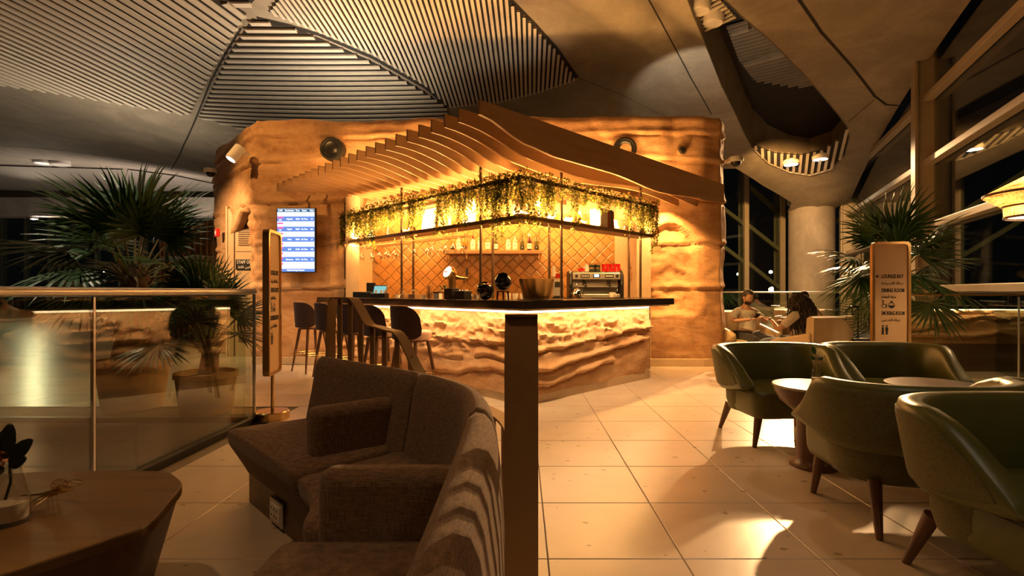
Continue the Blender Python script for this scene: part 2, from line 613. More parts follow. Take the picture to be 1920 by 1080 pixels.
MT = {
    'tile': terrazzo('terrazzo tile', (0.58, 0.49, 0.40), (0.30, 0.24, 0.17)),
    'grout': plain('grout', (0.20, 0.17, 0.13), 0.9),
    'concrete': concrete('fair faced concrete', (0.40, 0.35, 0.28), .32),
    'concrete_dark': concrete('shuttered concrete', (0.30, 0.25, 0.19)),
    'slat': plain('painted ceiling slat', (0.66, 0.60, 0.50), 0.6, var=.06),
    'void': plain('black ceiling backing', (0.025, 0.022, 0.02), 0.9),
    'rock': sandstone('carved sandstone', (0.32, 0.155, 0.07), (0.52, 0.30, 0.15), (0.64, 0.41, 0.23)),
    'rock_bar': sandstone('rough sandstone', (0.40, 0.20, 0.09), (0.56, 0.34, 0.175), (0.66, 0.45, 0.27), 1.6),
    'plaster': plain('sand plaster', (0.56, 0.42, 0.27), 0.8, var=.1, bmp=.2, space='world'),
    'skirting': plain('sand skirting', (0.58, 0.44, 0.28), 0.6, var=.06, space='world'),
    'glaze': plain('amber glazed tile', (0.52, 0.27, 0.09), 0.22, var=.25, scale=3, bmp=.15, bscale=12, space='world'),
    'fin': wood('oak veneer', (0.37, 0.215, 0.10), (0.47, 0.29, 0.145), 10, .5, 'x'),
    'counter': plain('black stone top', (0.018, 0.014, 0.011), 0.22, var=.3, scale=20),
    'bronze': plain('brushed bronze', (0.27, 0.165, 0.072), 0.48, 0.35, var=.1, scale=3),
    'postmetal': plain('dark bronze post', (0.085, 0.046, 0.020), 0.45, 0.5, var=.1, scale=3),
    'brass': plain('satin brass', (0.60, 0.40, 0.17), 0.25, 1.0, var=.06, scale=4),
    'steel': plain('stainless steel', (0.62, 0.60, 0.57), 0.30, 0.75, var=.04),
    'chrome': plain('chrome', (0.8, 0.78, 0.75), 0.08, 1.0, var=.02),
    'blackmetal': plain('black metal', (0.02, 0.02, 0.02), 0.4, 0.3),
    'black': plain('black plastic', (0.012, 0.012, 0.013), 0.35),
    'blackgloss': plain('black glazed ceramic', (0.010, 0.011, 0.014), 0.12, coat=.6),
    'white': plain('white ceramic', (0.80, 0.77, 0.72), 0.25, var=.03),
    'whiteplastic': plain('white plastic', (0.74, 0.71, 0.66), 0.4, var=.03),
    'red': plain('red ceramic', (0.60, 0.02, 0.025), 0.2, var=.1),
    'darkgreen': plain('dark green ceramic', (0.03, 0.05, 0.035), 0.25),
    'sofa': fabric('taupe woven upholstery', (0.105, 0.066, 0.046), (0.27, 0.185, 0.13)),
    'leather': plain('olive leather', (0.112, 0.118, 0.024), 0.38, var=.1, scale=9, bmp=.08, bscale=240),
    'chairfab': fabric('olive woven upholstery', (0.095, 0.092, 0.036), (0.17, 0.16, 0.07), 420),
    'piping': plain('olive piping', (0.10, 0.09, 0.04), .6),
    'cream': plain('cream leather', (0.56, 0.44, 0.27), 0.45, var=.06),
    'pink': plain('rose leather', (0.52, 0.34, 0.25), 0.42, var=.06),
    'stoolback': fabric('aubergine velvet', (0.035, 0.018, 0.016), (0.06, 0.032, 0.028), 260),
    'walnut': wood('walnut', (0.085, 0.036, 0.018), (0.16, 0.075, 0.038), 16, .35, 'z'),
    'walnut_x': wood('walnut board', (0.075, 0.034, 0.018), (0.14, 0.070, 0.036), 12, .35, 'x'),
    'oak_top': wood('oak table top', (0.13, 0.07, 0.020), (0.20, 0.115, 0.036), 10, .5, 'x'),
    'tabletop': plain('pale stone top', (0.40, 0.35, 0.29), 0.16, var=.05),
    'clay': plain('terracotta', (0.46, 0.29, 0.15), 0.75, var=.18, scale=4, bmp=.2),
    'soil': plain('dark soil', (0.035, 0.025, 0.016), 0.95, bmp=.6),
    'palm': plain('palm leaf', (0.036, 0.10, 0.026), 0.38, var=.3, scale=3),
    'petiole': plain('palm stalk', (0.20, 0.19, 0.075), 0.5),
    'trunk': plain('fibrous trunk', (0.13, 0.085, 0.05), 0.95, var=.4, scale=18, bmp=.9, bscale=30),
    'vine': plain('trailing leaf', (0.085, 0.105, 0.020), 0.55, var=.35, scale=14),
    'vinedark': plain('shaded trailing leaf', (0.032, 0.050, 0.014), 0.55, var=.35, scale=14),
    'glass': thin_glass('balustrade glass', (0.90, 0.94, 0.86), boost=1.7),
    'window': thin_glass('window glass', (0.70, 0.76, 0.72), boost=1.5),
    'clear': thin_glass('clear glassware', (0.96, 0.96, 0.94), boost=1.3),
    'sign': plain('tan sign panel', (0.52, 0.36, 0.20), 0.5, var=.03),
    'ink': plain('black lettering', (0.008, 0.007, 0.006), 0.6),
    'paper': plain('white paper', (0.80, 0.77, 0.72), 0.8, var=.03),
    'mullion': plain('grey mullion paint', (0.42, 0.36, 0.26), 0.5, var=.05),
    'oakscreen': wood('oak screen', (0.36, 0.20, 0.085), (0.46, 0.28, 0.13), 8, .5, 'z', 'world'),
    'door': plain('painted timber door', (0.50, 0.35, 0.20), 0.5, var=.05, space='world'),
    'skin': plain('skin', (0.42, 0.24, 0.15), 0.55, var=.06),
    'shirt': fabric('pale tee shirt', (0.42, 0.40, 0.34), (0.55, 0.52, 0.45), 200),
    'denim': fabric('dark trousers', (0.020, 0.021, 0.026), (0.035, 0.036, 0.042), 300),
    'hair': plain('dark hair', (0.014, 0.008, 0.006), 0.6, var=.4, scale=40, bmp=.8, bscale=60),
    'sandfill': plain('white sand', (0.72, 0.68, 0.62), .9, bmp=.3),
}
def leafy(name, col, trans):
    m = plain(name, col, .5, var=.35, scale=14)
    nt = m.node_tree
    b = nt.nodes['Principled BSDF']
    tr = nt.nodes.new('ShaderNodeBsdfTranslucent')
    tr.inputs[0].default_value = (*trans, 1)
    mx = nt.nodes.new('ShaderNodeMixShader')
    mx.inputs[0].default_value = .45
    nt.links.new(b.outputs[0], mx.inputs[1])
    nt.links.new(tr.outputs[0], mx.inputs[2])
    nt.links.new(mx.outputs[0], nt.nodes['Material Output'].inputs[0])
    return m


MT['vine'] = leafy('lamplit trailing leaf', (0.16, 0.15, 0.025), (.50, .42, .06))  # lamplight on the leaves is put into this lighter base colour
MT['vinedark'] = leafy('deep trailing leaf', (0.06, 0.075, 0.016), (.16, .18, .03))  # shaded copy of the same leaf colour
LED = glow('warm tape light', (1.0, 0.72, 0.38), 4.0)
LAMP = glow('lamp face', (1.0, 0.86, 0.66), 60.0)

# ================================================================ FLOOR
TS = 0.605                      # tile pitch
TX0, TY0 = 0.119, 2.281         # one joint crossing
VX, VY = -2.45, 4.72            # edge of the stair void: x < VX and y < VY is open
floor = MB()
floor.prism([(VX, -3), (13, -3), (13, 24), (VX, 24)], -0.40, -0.014)
floor.prism([(-34, VY), (VX, VY), (VX, 34), (-34, 34)], -0.40, -0.014)
floor = floor.build('floor', MT['grout'])
tag(floor, kind='structure')


def tile_mesh():
    h, b = TS / 2 - 0.0022, 0.003
    vs = [(-h, -h, -.014), (h, -h, -.014), (h, h, -.014), (-h, h, -.014)]
    vs += [(x, y, -b) for x, y, _ in vs[:4]]
    k = h - b
    vs += [(-k, -k, 0), (k, -k, 0), (k, k, 0), (-k, k, 0)]
    fs = [(8, 9, 10, 11)]
    for i in range(4):
        j = (i + 1) % 4
        fs += [(i, j, 4 + j, 4 + i), (4 + i, 4 + j, 8 + j, 8 + i)]
    return vs, fs


def in_rock(x, y):
    return y > 8.4 and x < 3.3 and x > -4.2 - max(0, y - 8.5)


cells = []
for i in range(-40, 18):
    for j in range(-6, 36):
        x, y = TX0 + (i + .5) * TS, TY0 + (j + .5) * TS
        if x - TS / 2 < VX + 0.02 and y - TS / 2 < VY:
            if not (x > VX + .31) and not (y - TS / 2 > VY - .01):
                continue
        if x < -20 or in_rock(x, y):
            continue
        cells.append((x, y))


def tile_seen(x, y):
    if y < 1.9 or abs(x) > y * 1.05 + .5:
        return False
    if abs(x - .05) < (y - 5.33) and y < 8.6 and x < 1.9 and x > -3.4:     # beneath the bar
        return False
    if x < VX and y < 9 and (4.72 < y):
        return True
    return y < 12


vs, fs = tile_mesh()
seen = sorted([c for c in cells if tile_seen(*c)], key=lambda c: c[1])[:300]
near = set(seen)
first = None
for x, y in seen:
    if first is None:
        first = MB().add(vs, fs).build('tile', MT['tile'], floor)
        first.location = (x, y, 0)
    else:
        share(first, loc=(x, y, 0))
rest = MB()
for c in cells:
    if c not in near:
        rest.add([(v[0] + c[0], v[1] + c[1], v[2]) for v in vs], fs)
tag(rest.build('tile_field', MT['tile'], floor), kind='stuff')

# dark fascia boards round the stair void and the lower floor
fascia = plain('dark fascia board', (0.085, 0.082, 0.078), 0.35, var=.08, space='world')
f = tag(empty('trim_1'), kind='structure')
for k in range(7):
    MB().box((VX - 0.51 - k * 1.15, VY - 0.012, -0.46), (1.14, 0.024, 0.9)).build('fascia_board', fascia, f, bevel=.004)
for k in range(6):
    MB().box((VX - 0.012, VY - .62 - k * 1.15, -0.46), (0.024, 1.14, 0.9)).build('fascia_board', fascia, f, bevel=.004)
tag(MB().prism([(-34, -4), (VX, -4), (VX, VY), (-34, VY)], -4.6, -4.5).build('floor_lower', plain('lower floor', (.12, .11, .1), .3, space='world')), kind='structure')
lw = MB()
lw.box((-9, VY + .2, -2.7), (14, .1, 3.8))
tag(lw.build('wall_void', fascia), kind='structure')


# ================================================================ BALUSTRADES
def balustrade(name, label, runs, z_rail, r=0.026, rail_mat='steel', flat=False):
    """runs: list of (start, end, pane length)"""
    t = thing(name, label, 'balustrade', (runs[0][0][0], runs[0][0][1], 0))
    o = Vector((runs[0][0][0], runs[0][0][1], 0))
    for a, b, pl in runs:
        a, b = Vector((*a, 0)) - o, Vector((*b, 0)) - o
        d = (b - a).normalized()
        up = Vector((0, 0, z_rail))
        if flat:
            MB().bar(a + up, b + up, .06, .03).build('handrail', MT[rail_mat], t, bevel=.008)
        else:
            MB().tube([a + up, b + up], r, 16).build('handrail', MT[rail_mat], t, smooth=True)
        L = (b - a).length
        n = max(1, round(L / pl))
        for k in range(n):
            p, q = a + d * (L * k / n + .012), a + d * (L * (k + 1) / n - .012)
            m = MB().bar(p + Vector((0, 0, (z_rail - .03 + .03) / 2)), q + Vector((0, 0, (z_rail - .03 + .03) / 2)), .014, z_rail - .07)
            m.build('glass_pane', MT['glass'], t)
            if k:
                e = a + d * (L * k / n)
                MB().box(e + Vector((0, 0, z_rail / 2)), (.014, .014, z_rail - .06)).build('joint_strip', MT['steel'], t)
        MB().bar(a + Vector((0, 0, .02)), b + Vector((0, 0, .02)), .05, .05).build('base_channel', MT['blackmetal'], t)
    return t


t = balustrade('glass_balustrade', 'frameless glass balustrade with round steel handrail around the stair void', [((VX, 4.70), (VX, -.6), 1.72)], 1.19)
MB().box((0, 0, .585), (.02, .02, 1.17)).build('end_post', MT['steel'], t)
t = balustrade('glass_balustrade', 'far glass balustrade of the stair void in front of the potted palms', [((VX - .06, VY - .04), (-11, VY - .04), 1.5)], 1.16, r=.018)
t = balustrade('glass_balustrade', 'glass balustrade with flat rail beside the wayfinding sign and dark palm', [((4.50, 6.3), (11, 6.3), 1.6)], 1.155, flat=True, rail_mat='brass')
t = balustrade('glass_balustrade', 'glass balustrade behind the seated people by the windows', [((3.7, 10.3), (8.6, 10.3), 1.6)], 1.18, r=.014)

# ================================================================ SANDSTONE BLOCK
def nz(x, y, z=0.0):
    return noise.noise(Vector((x, y, z)))


def fbm(x, y, z=0.0, o=4):
    return noise.fractal(Vector((x, y, z)), 1.0, 2.0, o)


path = [(-6.75, 12.0), (-6.05, 10.12), (-4.42, 8.50), (2.95, 8.26), (3.25, 8.33), (3.40, 8.55), (3.43, 8.95), (3.35, 10.6)]
us = []
STEP = 0.035
for (x0, y0), (x1, y1) in zip(path, path[1:]):
    L = math.hypot(x1 - x0, y1 - y0)
    n = max(1, round(L / STEP))
    for k in range(n):
        us.append((x0 + (x1 - x0) * k / n, y0 + (y1 - y0) * k / n, (y1 - y0) / L, -(x1 - x0) / L))
us.append((*path[-1], 1.0, 0.1))
# smooth the outward normals so that the corners are rounded
nrm = []
for i in range(len(us)):
    a = Vector((0, 0))
    for k in range(-7, 8):
        q = us[min(len(us) - 1, max(0, i + k))]
        a += Vector((q[2], q[3]))
    nrm.append(a.normalized())
CRACKS = [3.72, 3.30, 2.63, 1.95, 1.22]


def rock_disp(u, z, x, y):
    d = 0.045 * fbm(u * .7, z * .9, 3.1) + 0.014 * fbm(u * 2.6, z * 3.4, 8.0)
    for k, c in enumerate(CRACKS):
        zc = c + .06 * nz(u * .8, k * 7.3) + .02 * nz(u * 3, k * 3.1)
        t = z - zc
        d -= 0.035 * math.exp(-(t / .018) ** 2)
        d += 0.030 * math.exp(-((t - .05) / .05) ** 2) * (1 + nz(u * 1.3, k * 5.0))
    # chipped band on the outer corner by the staff door and rough patches
    if -5.0 < x < -4.15:
        w = 1 - abs(x + 4.5) / .5
        d += max(0, w) * 0.05 * fbm(u * 7, z * 7, 1.0, 5)
    if x > 1.9 and y < 8.6:                        # carved recess with a ledge to the right of the bar
        cx = 2.40 + .06 * nz(z * 2, 4.4)
        half = .46 + .1 * nz(z * 1.7, 9.1)
        e = smooth01((half - abs(x - cx)) / .10)
        zt = 2.32 - .5 * ((x - cx) / .5) ** 2
        top = smooth01((zt - z) / .08)
        bot = smooth01((z - .80 - .05 * nz(u * 2, 2.2)) / .06)
        d -= .17 * e * top * bot
        rg = 0.0
        am, fr = .5, 1.0
        for _ in range(5):
            rg += am * (1 - 2 * abs(noise.noise(Vector((u * 3.4 * fr, z * 5.5 * fr, 7.7 * fr)))))
            am, fr = am * .5, fr * 2.1
        d += .07 * e * top * bot * rg
    return d


NZ = 116
K0 = 75
rows = []
ul = 0.0
px_, py_ = us[0][0], us[0][1]
ulist = []
for x, y, _, _ in us:
    ul += math.hypot(x - px_, y - py_)
    px_, py_ = x, y
    ulist.append(ul)
grid = []
for i, (x, y, _, _) in enumerate(us):
    col = []
    top = 4.05 + .05 * nz(ulist[i] * .9, 1.7) + .03 * nz(ulist[i] * 2.6, 4.7)
    zo = top * K0 / NZ                      # head of the staff door opening, sloping down to the left
    if y < 10.3 and x < -4.6:
        zo += (2.62 - .85 * min(.62, max(0, -4.92 - x)) - zo) * smooth01((-4.5 - x) / .12) * smooth01((x + 5.85) / .25)
    for k in range(NZ + 1):
        z = zo * k / K0 if k <= K0 else zo + (top - zo) * (k - K0) / (NZ - K0)
        dd = rock_disp(ulist[i], z, x, y)
        if z > top - .12:
            dd -= .05 * ((z - top + .12) / .12) ** 2
        col.append((x + nrm[i].x * dd, y + nrm[i].y * dd, z))
    grid.append(col)
NIX0, NIX1, NIZ = -2.72, 1.86, 2.9
rk = MB()
vs = [p for c in grid for p in c]
fs = []
W1 = NZ + 1
for i in range(len(us) - 1):
    mx, my = (us[i][0] + us[i + 1][0]) / 2, (us[i][1] + us[i + 1][1]) / 2
    for k in range(NZ):
        mz = (grid[i][k][2] + grid[i][k + 1][2]) / 2
        if my < 8.52 and NIX0 < mx < NIX1 and mz < NIZ and mx > -4.4:
            continue
        if -5.50 < mx < -4.60 and my < 10 and k < K0:
            continue
        fs.append((i * W1 + k, (i + 1) * W1 + k, (i + 1) * W1 + k + 1, i * W1 + k + 1))
rk.add(vs, fs)
rock = rk.build('wall_rock', MT['rock'], smooth=True, angle=75)
tag(rock, kind='structure')
so = rock.modifiers.new('thick', 'SOLIDIFY')
so.thickness = .16
so.offset = -1

# skirting along the block
sk = MB()
for (x0, y0), (x1, y1) in (((-4.36, 8.40), (-2.74, 8.35)), ((1.9, 8.20), (2.92, 8.16)), ((2.92, 8.16), (3.28, 8.24)), ((3.28, 8.24), (3.46, 8.6))):
    sk.bar((x0, y0, .06), (x1, y1, .06), .05, .12)
tag(sk.build('baseboard_rock', MT['skirting'], bevel=.005), kind='structure')

# niche behind the bar: reveals, soffit, tiled back wall
nb = MB()
nb.prism([(-2.85, 8.3), (-2.62, 8.3), (-2.74, 9.45), (-2.97, 9.45)], 0, 2.95)
nb.prism([(1.72, 9.45), (1.95, 9.45), (2.10, 8.25), (1.84, 8.2)], 0, 2.95)
nb.box((-.4, 8.95, 2.99), (5.0, 1.1, .08))
tag(nb.build('wall_niche_reveal', MT['plaster'], bevel=.02), kind='structure')
nw = MB().box((-.5, 9.49, 1.5), (4.6, .1, 3.0)).build('wall_tiled', plain('tile joint', (0.42, 0.26, 0.12), .8, space='world'))
tag(nw, kind='structure')
TD = 0.215                        # tile diagonal half-pitch grid
first = None
random.seed(5)
k = TD / 2 * .955
tv = [(-k, 0, 0), (0, 0, -k), (k, 0, 0), (0, 0, k)]
e = .88
tvf = [(x * e, -.010, z * e) for x, _, z in tv]
for r in range(0, 40):
    for c in range(0, 40):
        x = -2.62 + c * TD + (TD / 2 if r % 2 else 0)
        z = .94 + r * TD / 2
        if x > 1.68 or z > 2.60:
            continue
        if first is None:
            first = MB().add([(a, -.004, b) for a, _, b in tv] + tvf, [(4, 5, 6, 7), (0, 1, 5, 4), (1, 2, 6, 5), (2, 3, 7, 6), (3, 0, 4, 7)]).build('wall_tile', MT['glaze'], nw)
            o = first
        else:
            o = share(first)
        o.location = (x, 9.437 - random.uniform(0, .003), z)
        o.rotation_euler = (random.uniform(-.02, .02), 0, random.uniform(-.025, .025))
upper = MB().box((-.5, 9.432, 2.77), (4.5, .02, .3)).build('trim_niche', MT['plaster'])
tag(upper, kind='structure')

# ---------------------------------------------------------------- staff door in its recess
CH = Vector((-.7133, .7009, 0))       # direction along the chamfered face (going back)
CN = Vector((-.7009, -.7133, 0))      # outward
c0 = Vector((-4.42, 8.50, 0))
dr = tag(empty('door_1', (-4.9, 9.42, 0)), kind='structure')
MB().box((0, .03, 1.36), (1.04, .05, 2.72)).build('door_leaf', MT['door'], dr, bevel=.006)
MB().box((-.375, .0, 1.36), (.014, .016, 2.72)).build('door_joint', MT['walnut'], dr)
MB().box((-.1, .003, 1.93), (.5, .008, .008)).build('door_joint', MT['walnut'], dr)
for z0 in (2.05, .28):
    for k in range(12):
        MB().box((-.10, .0, z0 + k * .040), (.40, .016, .016)).build('louvre_slat', MT['walnut'], dr)
MB().box((.32, .12, 1.45), (1.66, .06, 2.9)).box((-.515, .05, 1.38), (.03, .12, 2.76)).build('door_recess', MT['plaster'], dr)

# ================================================================ CEILING
C1 = (9.75, 17.2)
C2 = (-5.0, 18.0)


def H(x, y):
    r1 = math.hypot(x - C1[0], y - C1[1])
    r2 = math.hypot(x - C2[0], y - C2[1])
    return 6.3 - 2.6 * math.exp(-r1 / 4.5) - 2.6 * math.exp(-r2 / 5.0)


def up(px, py, f=H):
    """the point of the ceiling shell f seen behind a pixel"""
    sx, sz = (px - PX0) / FOC, (PY0 - py) / FOC
    lo = hi = 1.0
    while EYE + sz * hi < f(sx * hi, hi) and hi < 60:
        lo, hi = hi, hi + .4
    for _ in range(24):
        m = (lo + hi) / 2
        if EYE + sz * m < f(sx * m, m):
            lo = m
        else:
            hi = m
    return Vector((sx * hi, hi))


def ups(pts, f=H, sub=6):
    out = []
    q = [up(*p, f) for p in pts]
    return q


def dense(poly, step=.25, closed=True):
    out = []
    n = len(poly)
    for i in range(n if closed else n - 1):
        a, b = Vector(poly[i]), Vector(poly[(i + 1) % n])
        k = max(1, int((b - a).length / step))
        out += [a + (b - a) * (j / k) for j in range(k)]
    if not closed:
        out.append(Vector(poly[-1]))
    return out


def inside(p, poly):
    c = False
    n = len(poly)
    for i in range(n):
        a, b = poly[i], poly[(i + 1) % n]
        if (a[1] > p[1]) != (b[1] > p[1]) and p[0] < (b[0] - a[0]) * (p[1] - a[1]) / (b[1] - a[1]) + a[0]:
            c = not c
    return c


WALL0, WALLD = Vector((8.1, 10.4)), Vector((.377, .926))   # foot of the slanted window wall on the right


def on_wall(t):
    return WALL0 + WALLD * t


lip = ups([(-160, 285), (0, 296), (100, 300), (200, 307), (300, 320), (400, 338), (480, 352)])
right_edge = ups([(1380, 316), (1430, 348), (1484, 380)])
outer = [(-24, -5), (-24, lip[0].y)] + [tuple(p) for p in lip] + [(-2, 17.2), (3, 17.3)] + [tuple(p) for p in right_edge]
outer += [(C1[0] - .4, C1[1] + .9), (C1[0] + .5, C1[1] + .9)] + [tuple(on_wall(t)) for t in (7.0, 4, 0, -4, -8, -12, -16)] + [(2.2, -5)]
slot_px = [(1262, -80), (1282, -20), (1300, 30), (1325, 90), (1352, 160), (1375, 205), (1395, 250), (1410, 277), (1440, 306), (1480, 323), (1520, 329),
           (1560, 317), (1584, 292), (1593, 258), (1588, 236), (1560, 200), (1500, 132), (1440, 72), (1390, 30), (1355, -5), (1330, -40), (1290, -100)]
slot = [tuple(p) for p in ups(slot_px)]


def shell(poly, holes, f, dz, step):
    pts, edges = [], []
    for P in [poly] + holes:
        d = dense(P, .3)
        k = len(pts)
        pts += [Vector((p[0], p[1])) for p in d]
        edges += [(k + i, k + (i + 1) % len(d)) for i in range(len(d))]
    xs = [p[0] for p in poly]
    ys = [p[1] for p in poly]
    x = min(xs)
    while x < max(xs):
        y = min(ys)
        while y < max(ys):
            if inside((x, y), poly):
                pts.append(Vector((x + .013, y + .017)))
            y += step
        x += step
    v, e_, fc, *_ = delaunay_2d_cdt(pts, edges, [], 0, 1e-4)
    vs = [(p.x, p.y, f(p.x, p.y) + dz) for p in v]
    fs = []
    for t_ in fc:
        c = sum((v[i] for i in t_), Vector((0, 0))) / len(t_)
        if inside(c, poly) and not any(inside(c, h) for h in holes):
            fs.append(tuple(reversed(t_)))
    return vs, fs


vs, fs = shell(outer, [slot], H, 0, .55)
ceiling = MB().add(vs, fs).build('ceiling', MT['concrete'], smooth=True, angle=60)
tag(ceiling, kind='structure')
# closed top side over the shell (keeps the night out)
vs, fs = shell(outer, [], lambda x, y: 7.6, 0, 3.0)
tag(MB().add(vs, fs).build('ceiling_deck', MT['void']), kind='structure')
# upturned edge of the vault and of the light slot
ed = MB()
lp = dense([tuple(p) for p in lip] + [(-2, 17.2), (3, 17.3)] + [tuple(p) for p in right_edge], .4, False)
ed.grid([[(p.x, p.y, H(p.x, p.y)) for p in lp], [(p.x + .02, p.y + .05, H(p.x, p.y) + .9) for p in lp]])
ed.build('vault_edge', MT['concrete'], ceiling, smooth=True)
sl = dense(slot, .2)
ctr = sum(sl, Vector((0, 0))) / len(sl)
sw = MB()
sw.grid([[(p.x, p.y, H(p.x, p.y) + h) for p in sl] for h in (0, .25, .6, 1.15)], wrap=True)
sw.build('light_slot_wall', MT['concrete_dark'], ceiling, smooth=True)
rim = MB()
rim.grid([[(p.x + (ctr.x - p.x) * a, p.y + (ctr.y - p.y) * a, H(p.x, p.y) + h) for p in sl] for a, h in ((-.012, -.001), (-.006, -.02), (.004, -.018), (.008, .02))], wrap=True)
rim.build('light_slot_rim', MT['concrete'], ceiling, smooth=True)
vs, fs = shell(slot, [], H, 1.1, .8)
MB().add(vs, fs).build('light_slot_back', MT['void'], ceiling)


def slat_panel(name, px_poly, d0, d1, pitch, width, f=H, mat='slat', drop=.02, depth=.03, backing=True, seg=.7):
    """ceiling panel: dark backing and one object per slat, running parallel to the line d0-d1 (pixels)"""
    poly = [tuple(p) for p in ups(px_poly, f)]
    pn = empty(name, (0, 0, 0), 0, ceiling)
    if backing:
        vs, fs = shell(poly, [], f, -.012, .8)
        MB().add(vs, fs).build('panel_backing', MT['void'], pn)
    a, b = up(*d0, f), up(*d1, f)
    d = (b - a).normalized()
    n = Vector((-d.y, d.x))
    offs = [Vector(p).dot(n) for p in poly]
    o = min(offs) + pitch / 2
    P = dense(poly, .3)
    cnt = 0
    while o < max(offs):
        hits = []
        m = len(poly)
        for i in range(m):
            p, q = Vector(poly[i]), Vector(poly[(i + 1) % m])
            s0, s1 = p.dot(n) - o, q.dot(n) - o
            if (s0 > 0) != (s1 > 0):
                x = p + (q - p) * (s0 / (s0 - s1))
                hits.append(x.dot(d))
        hits.sort()
        for s0, s1 in zip(hits[::2], hits[1::2]):
            if s1 - s0 < .08:
                continue
            k = max(1, int((s1 - s0) / seg))
            r0, r1, r2, r3 = [], [], [], []
            for i in range(k + 1):
                s = s0 + (s1 - s0) * i / k
                c = d * s + n * o
                z = f(c.x, c.y) - drop
                for r, w, h in ((r0, -1, 0), (r1, -1, -depth), (r2, 1, -depth), (r3, 1, 0)):
                    g = c + n * (w * width / 2)
                    r.append((g.x, g.y, z + h))
            MB().grid([r0, r1, r2, r3, r0]).build('slat', MT[mat], pn)
            cnt += 1
        o += pitch
    return pn


slat_panel('acoustic_panel', [(-90, 138), (0, 157), (352, 214), (374, 172), (402, 118), (432, 68), (462, 24), (440, 10), (395, -8), (340, -30), (250, -70), (90, -130), (-60, -110), (-200, 0)],
           (0, 43), (350, 213), .215, .115)
slat_panel('acoustic_panel', [(474, 34), (430, 100), (402, 155), (372, 218), (470, 246), (560, 250), (845, 246), (838, 199), (790, 168), (700, 116), (600, 71), (540, 48)],
           (400, 160), (780, 162), .20, .105)
slat_panel('acoustic_panel', [(503, 20), (600, 57), (700, 99), (800, 159), (842, 199), (940, 189), (1010, 171), (1080, 147), (1042, 92), (1000, 45), (955, 0), (925, -40), (880, -110), (700, -110), (600, -70), (530, -15)],
           (957, 3), (967, 160), .092, .052)
slat_panel('acoustic_panel', [(398, -8), (462, 13), (492, -14), (510, -60), (440, -70), (380, -40)], (420, -20), (480, -20), .2, .12)


def seam(px, w, f=H, name='joint_and_shade'):
    pts = dense([tuple(p) for p in ups(px, f)], .3, False)
    a, b = [], []
    for i, p in enumerate(pts):
        d = (pts[min(i + 1, len(pts) - 1)] - pts[max(i - 1, 0)]).normalized()
        n = Vector((-d.y, d.x)) * w / 2
        a.append((p.x + n.x, p.y + n.y, f(p.x + n.x, p.y + n.y) - .006))
        b.append((p.x - n.x, p.y - n.y, f(p.x - n.x, p.y - n.y) - .006))
    MB().grid([a, b]).build(name, MT['void'], ceiling)


seam([(321, 318), (345, 270), (372, 210), (395, 152), (420, 105), (452, 52)], .035)
seam([(-100, 262), (0, 273), (110, 281), (210, 294), (320, 313), (410, 334)], .03)
seam([(482, 34), (540, 47), (600, 65), (700, 108), (800, 165), (840, 198)], .10)
seam([(1206, -20), (1250, 60), (1295, 145), (1334, 214)], .025)
seam([(1084, 146), (1160, 175), (1230, 210), (1265, 225)], .012)
seam([(1492, -10), (1540, 60), (1598, 125), (1640, 180), (1662, 196), (1690, 198), (1712, 182)], .05)  # gap strip that also paints the edge shadow of the ceiling step
seam([(1590, 229), (1640, 186)], .02)
seam([(956, 0), (1001, 45), (1043, 92), (1081, 145)], .10)


def grille(px_poly, d0, d1, pitch, width, dz):
    g = lambda x, y: H(x, y) + dz
    poly = [tuple(p) for p in ups(px_poly, g)]
    return slat_panel('light_grille', px_poly, d0, d1, pitch, width, g, 'slat', .0, .04, True, 2)


grille([(1411, 268), (1424, 290), (1445, 306), (1480, 322), (1520, 327), (1558, 315), (1582, 290), (1591, 256), (1588, 237), (1570, 262), (1545, 278), (1500, 288), (1450, 284)],
       (1500, 290), (1497, 325), .16, .07, .02)
grille([(1283, 0), (1313, 62), (1384, 34), (1345, -10), (1300, -60), (1265, -50)], (1300, 52), (1370, 20), .12, .05, .25)


def ceiling_lamp(name, label, px, py, r, lit, dz=.0, group=None):
    p = up(px, py, lambda x, y: H(x, y) + dz)
    z = H(p.x, p.y) + dz
    t = thing(name, label, 'ceiling light', (p.x, p.y, z), 0, group)
    MB().lathe([(r * 1.12, .16), (r * 1.15, -.02), (r * 1.0, -.05), (r * .97, -.02), (r * .97, .02)], n=28).build('housing', MT['whiteplastic'], t, smooth=True)
    MB().lathe([(0, -.025), (r * .97, -.02)], n=28).build('lamp_face', LAMP if lit else MT['whiteplastic'], t)
    return p, z


p, z = ceiling_lamp('ceiling_spotlight', 'lit ceiling spotlight in the concrete slot, left one of the bright pair', 1483, 306, .18, True, -.03)
spot_light('slot_spot_a', (p.x, p.y, z - .12), (1.7, 3.3, 0), 3600, WARM, 48, .8, .10)
p, z = ceiling_lamp('ceiling_spotlight', 'lit ceiling spotlight in the concrete slot, right one of the bright pair', 1538, 296, .18, True, -.03)
spot_light('slot_spot_b', (p.x, p.y, z - .12), (5.2, 8.6, 0), 1700, WARM, 70, .7, .10)
ceiling_lamp('ceiling_spotlight', 'unlit white ceiling spotlight at the top of the frame, upper of the pair', 1313, 17, .15, False, .12)
ceiling_lamp('ceiling_spotlight', 'unlit white ceiling spotlight at the top of the frame, lower of the pair', 1338, 40, .15, False, .12)
ceiling_lamp('ceiling_spotlight', 'unlit oval ceiling light on the vault edge above the palms, with grille', 84, 306, .32, False, .0)
ceiling_lamp('ceiling_spotlight', 'second unlit oval ceiling light on the vault edge, nearer the rock block', 113, 308, .28, False, .0)


# the next vault beyond the lip, on the left
def H2(x, y):
    return 6.25 - .030 * (y - 20) - .0009 * (x + 26) ** 2 * .4


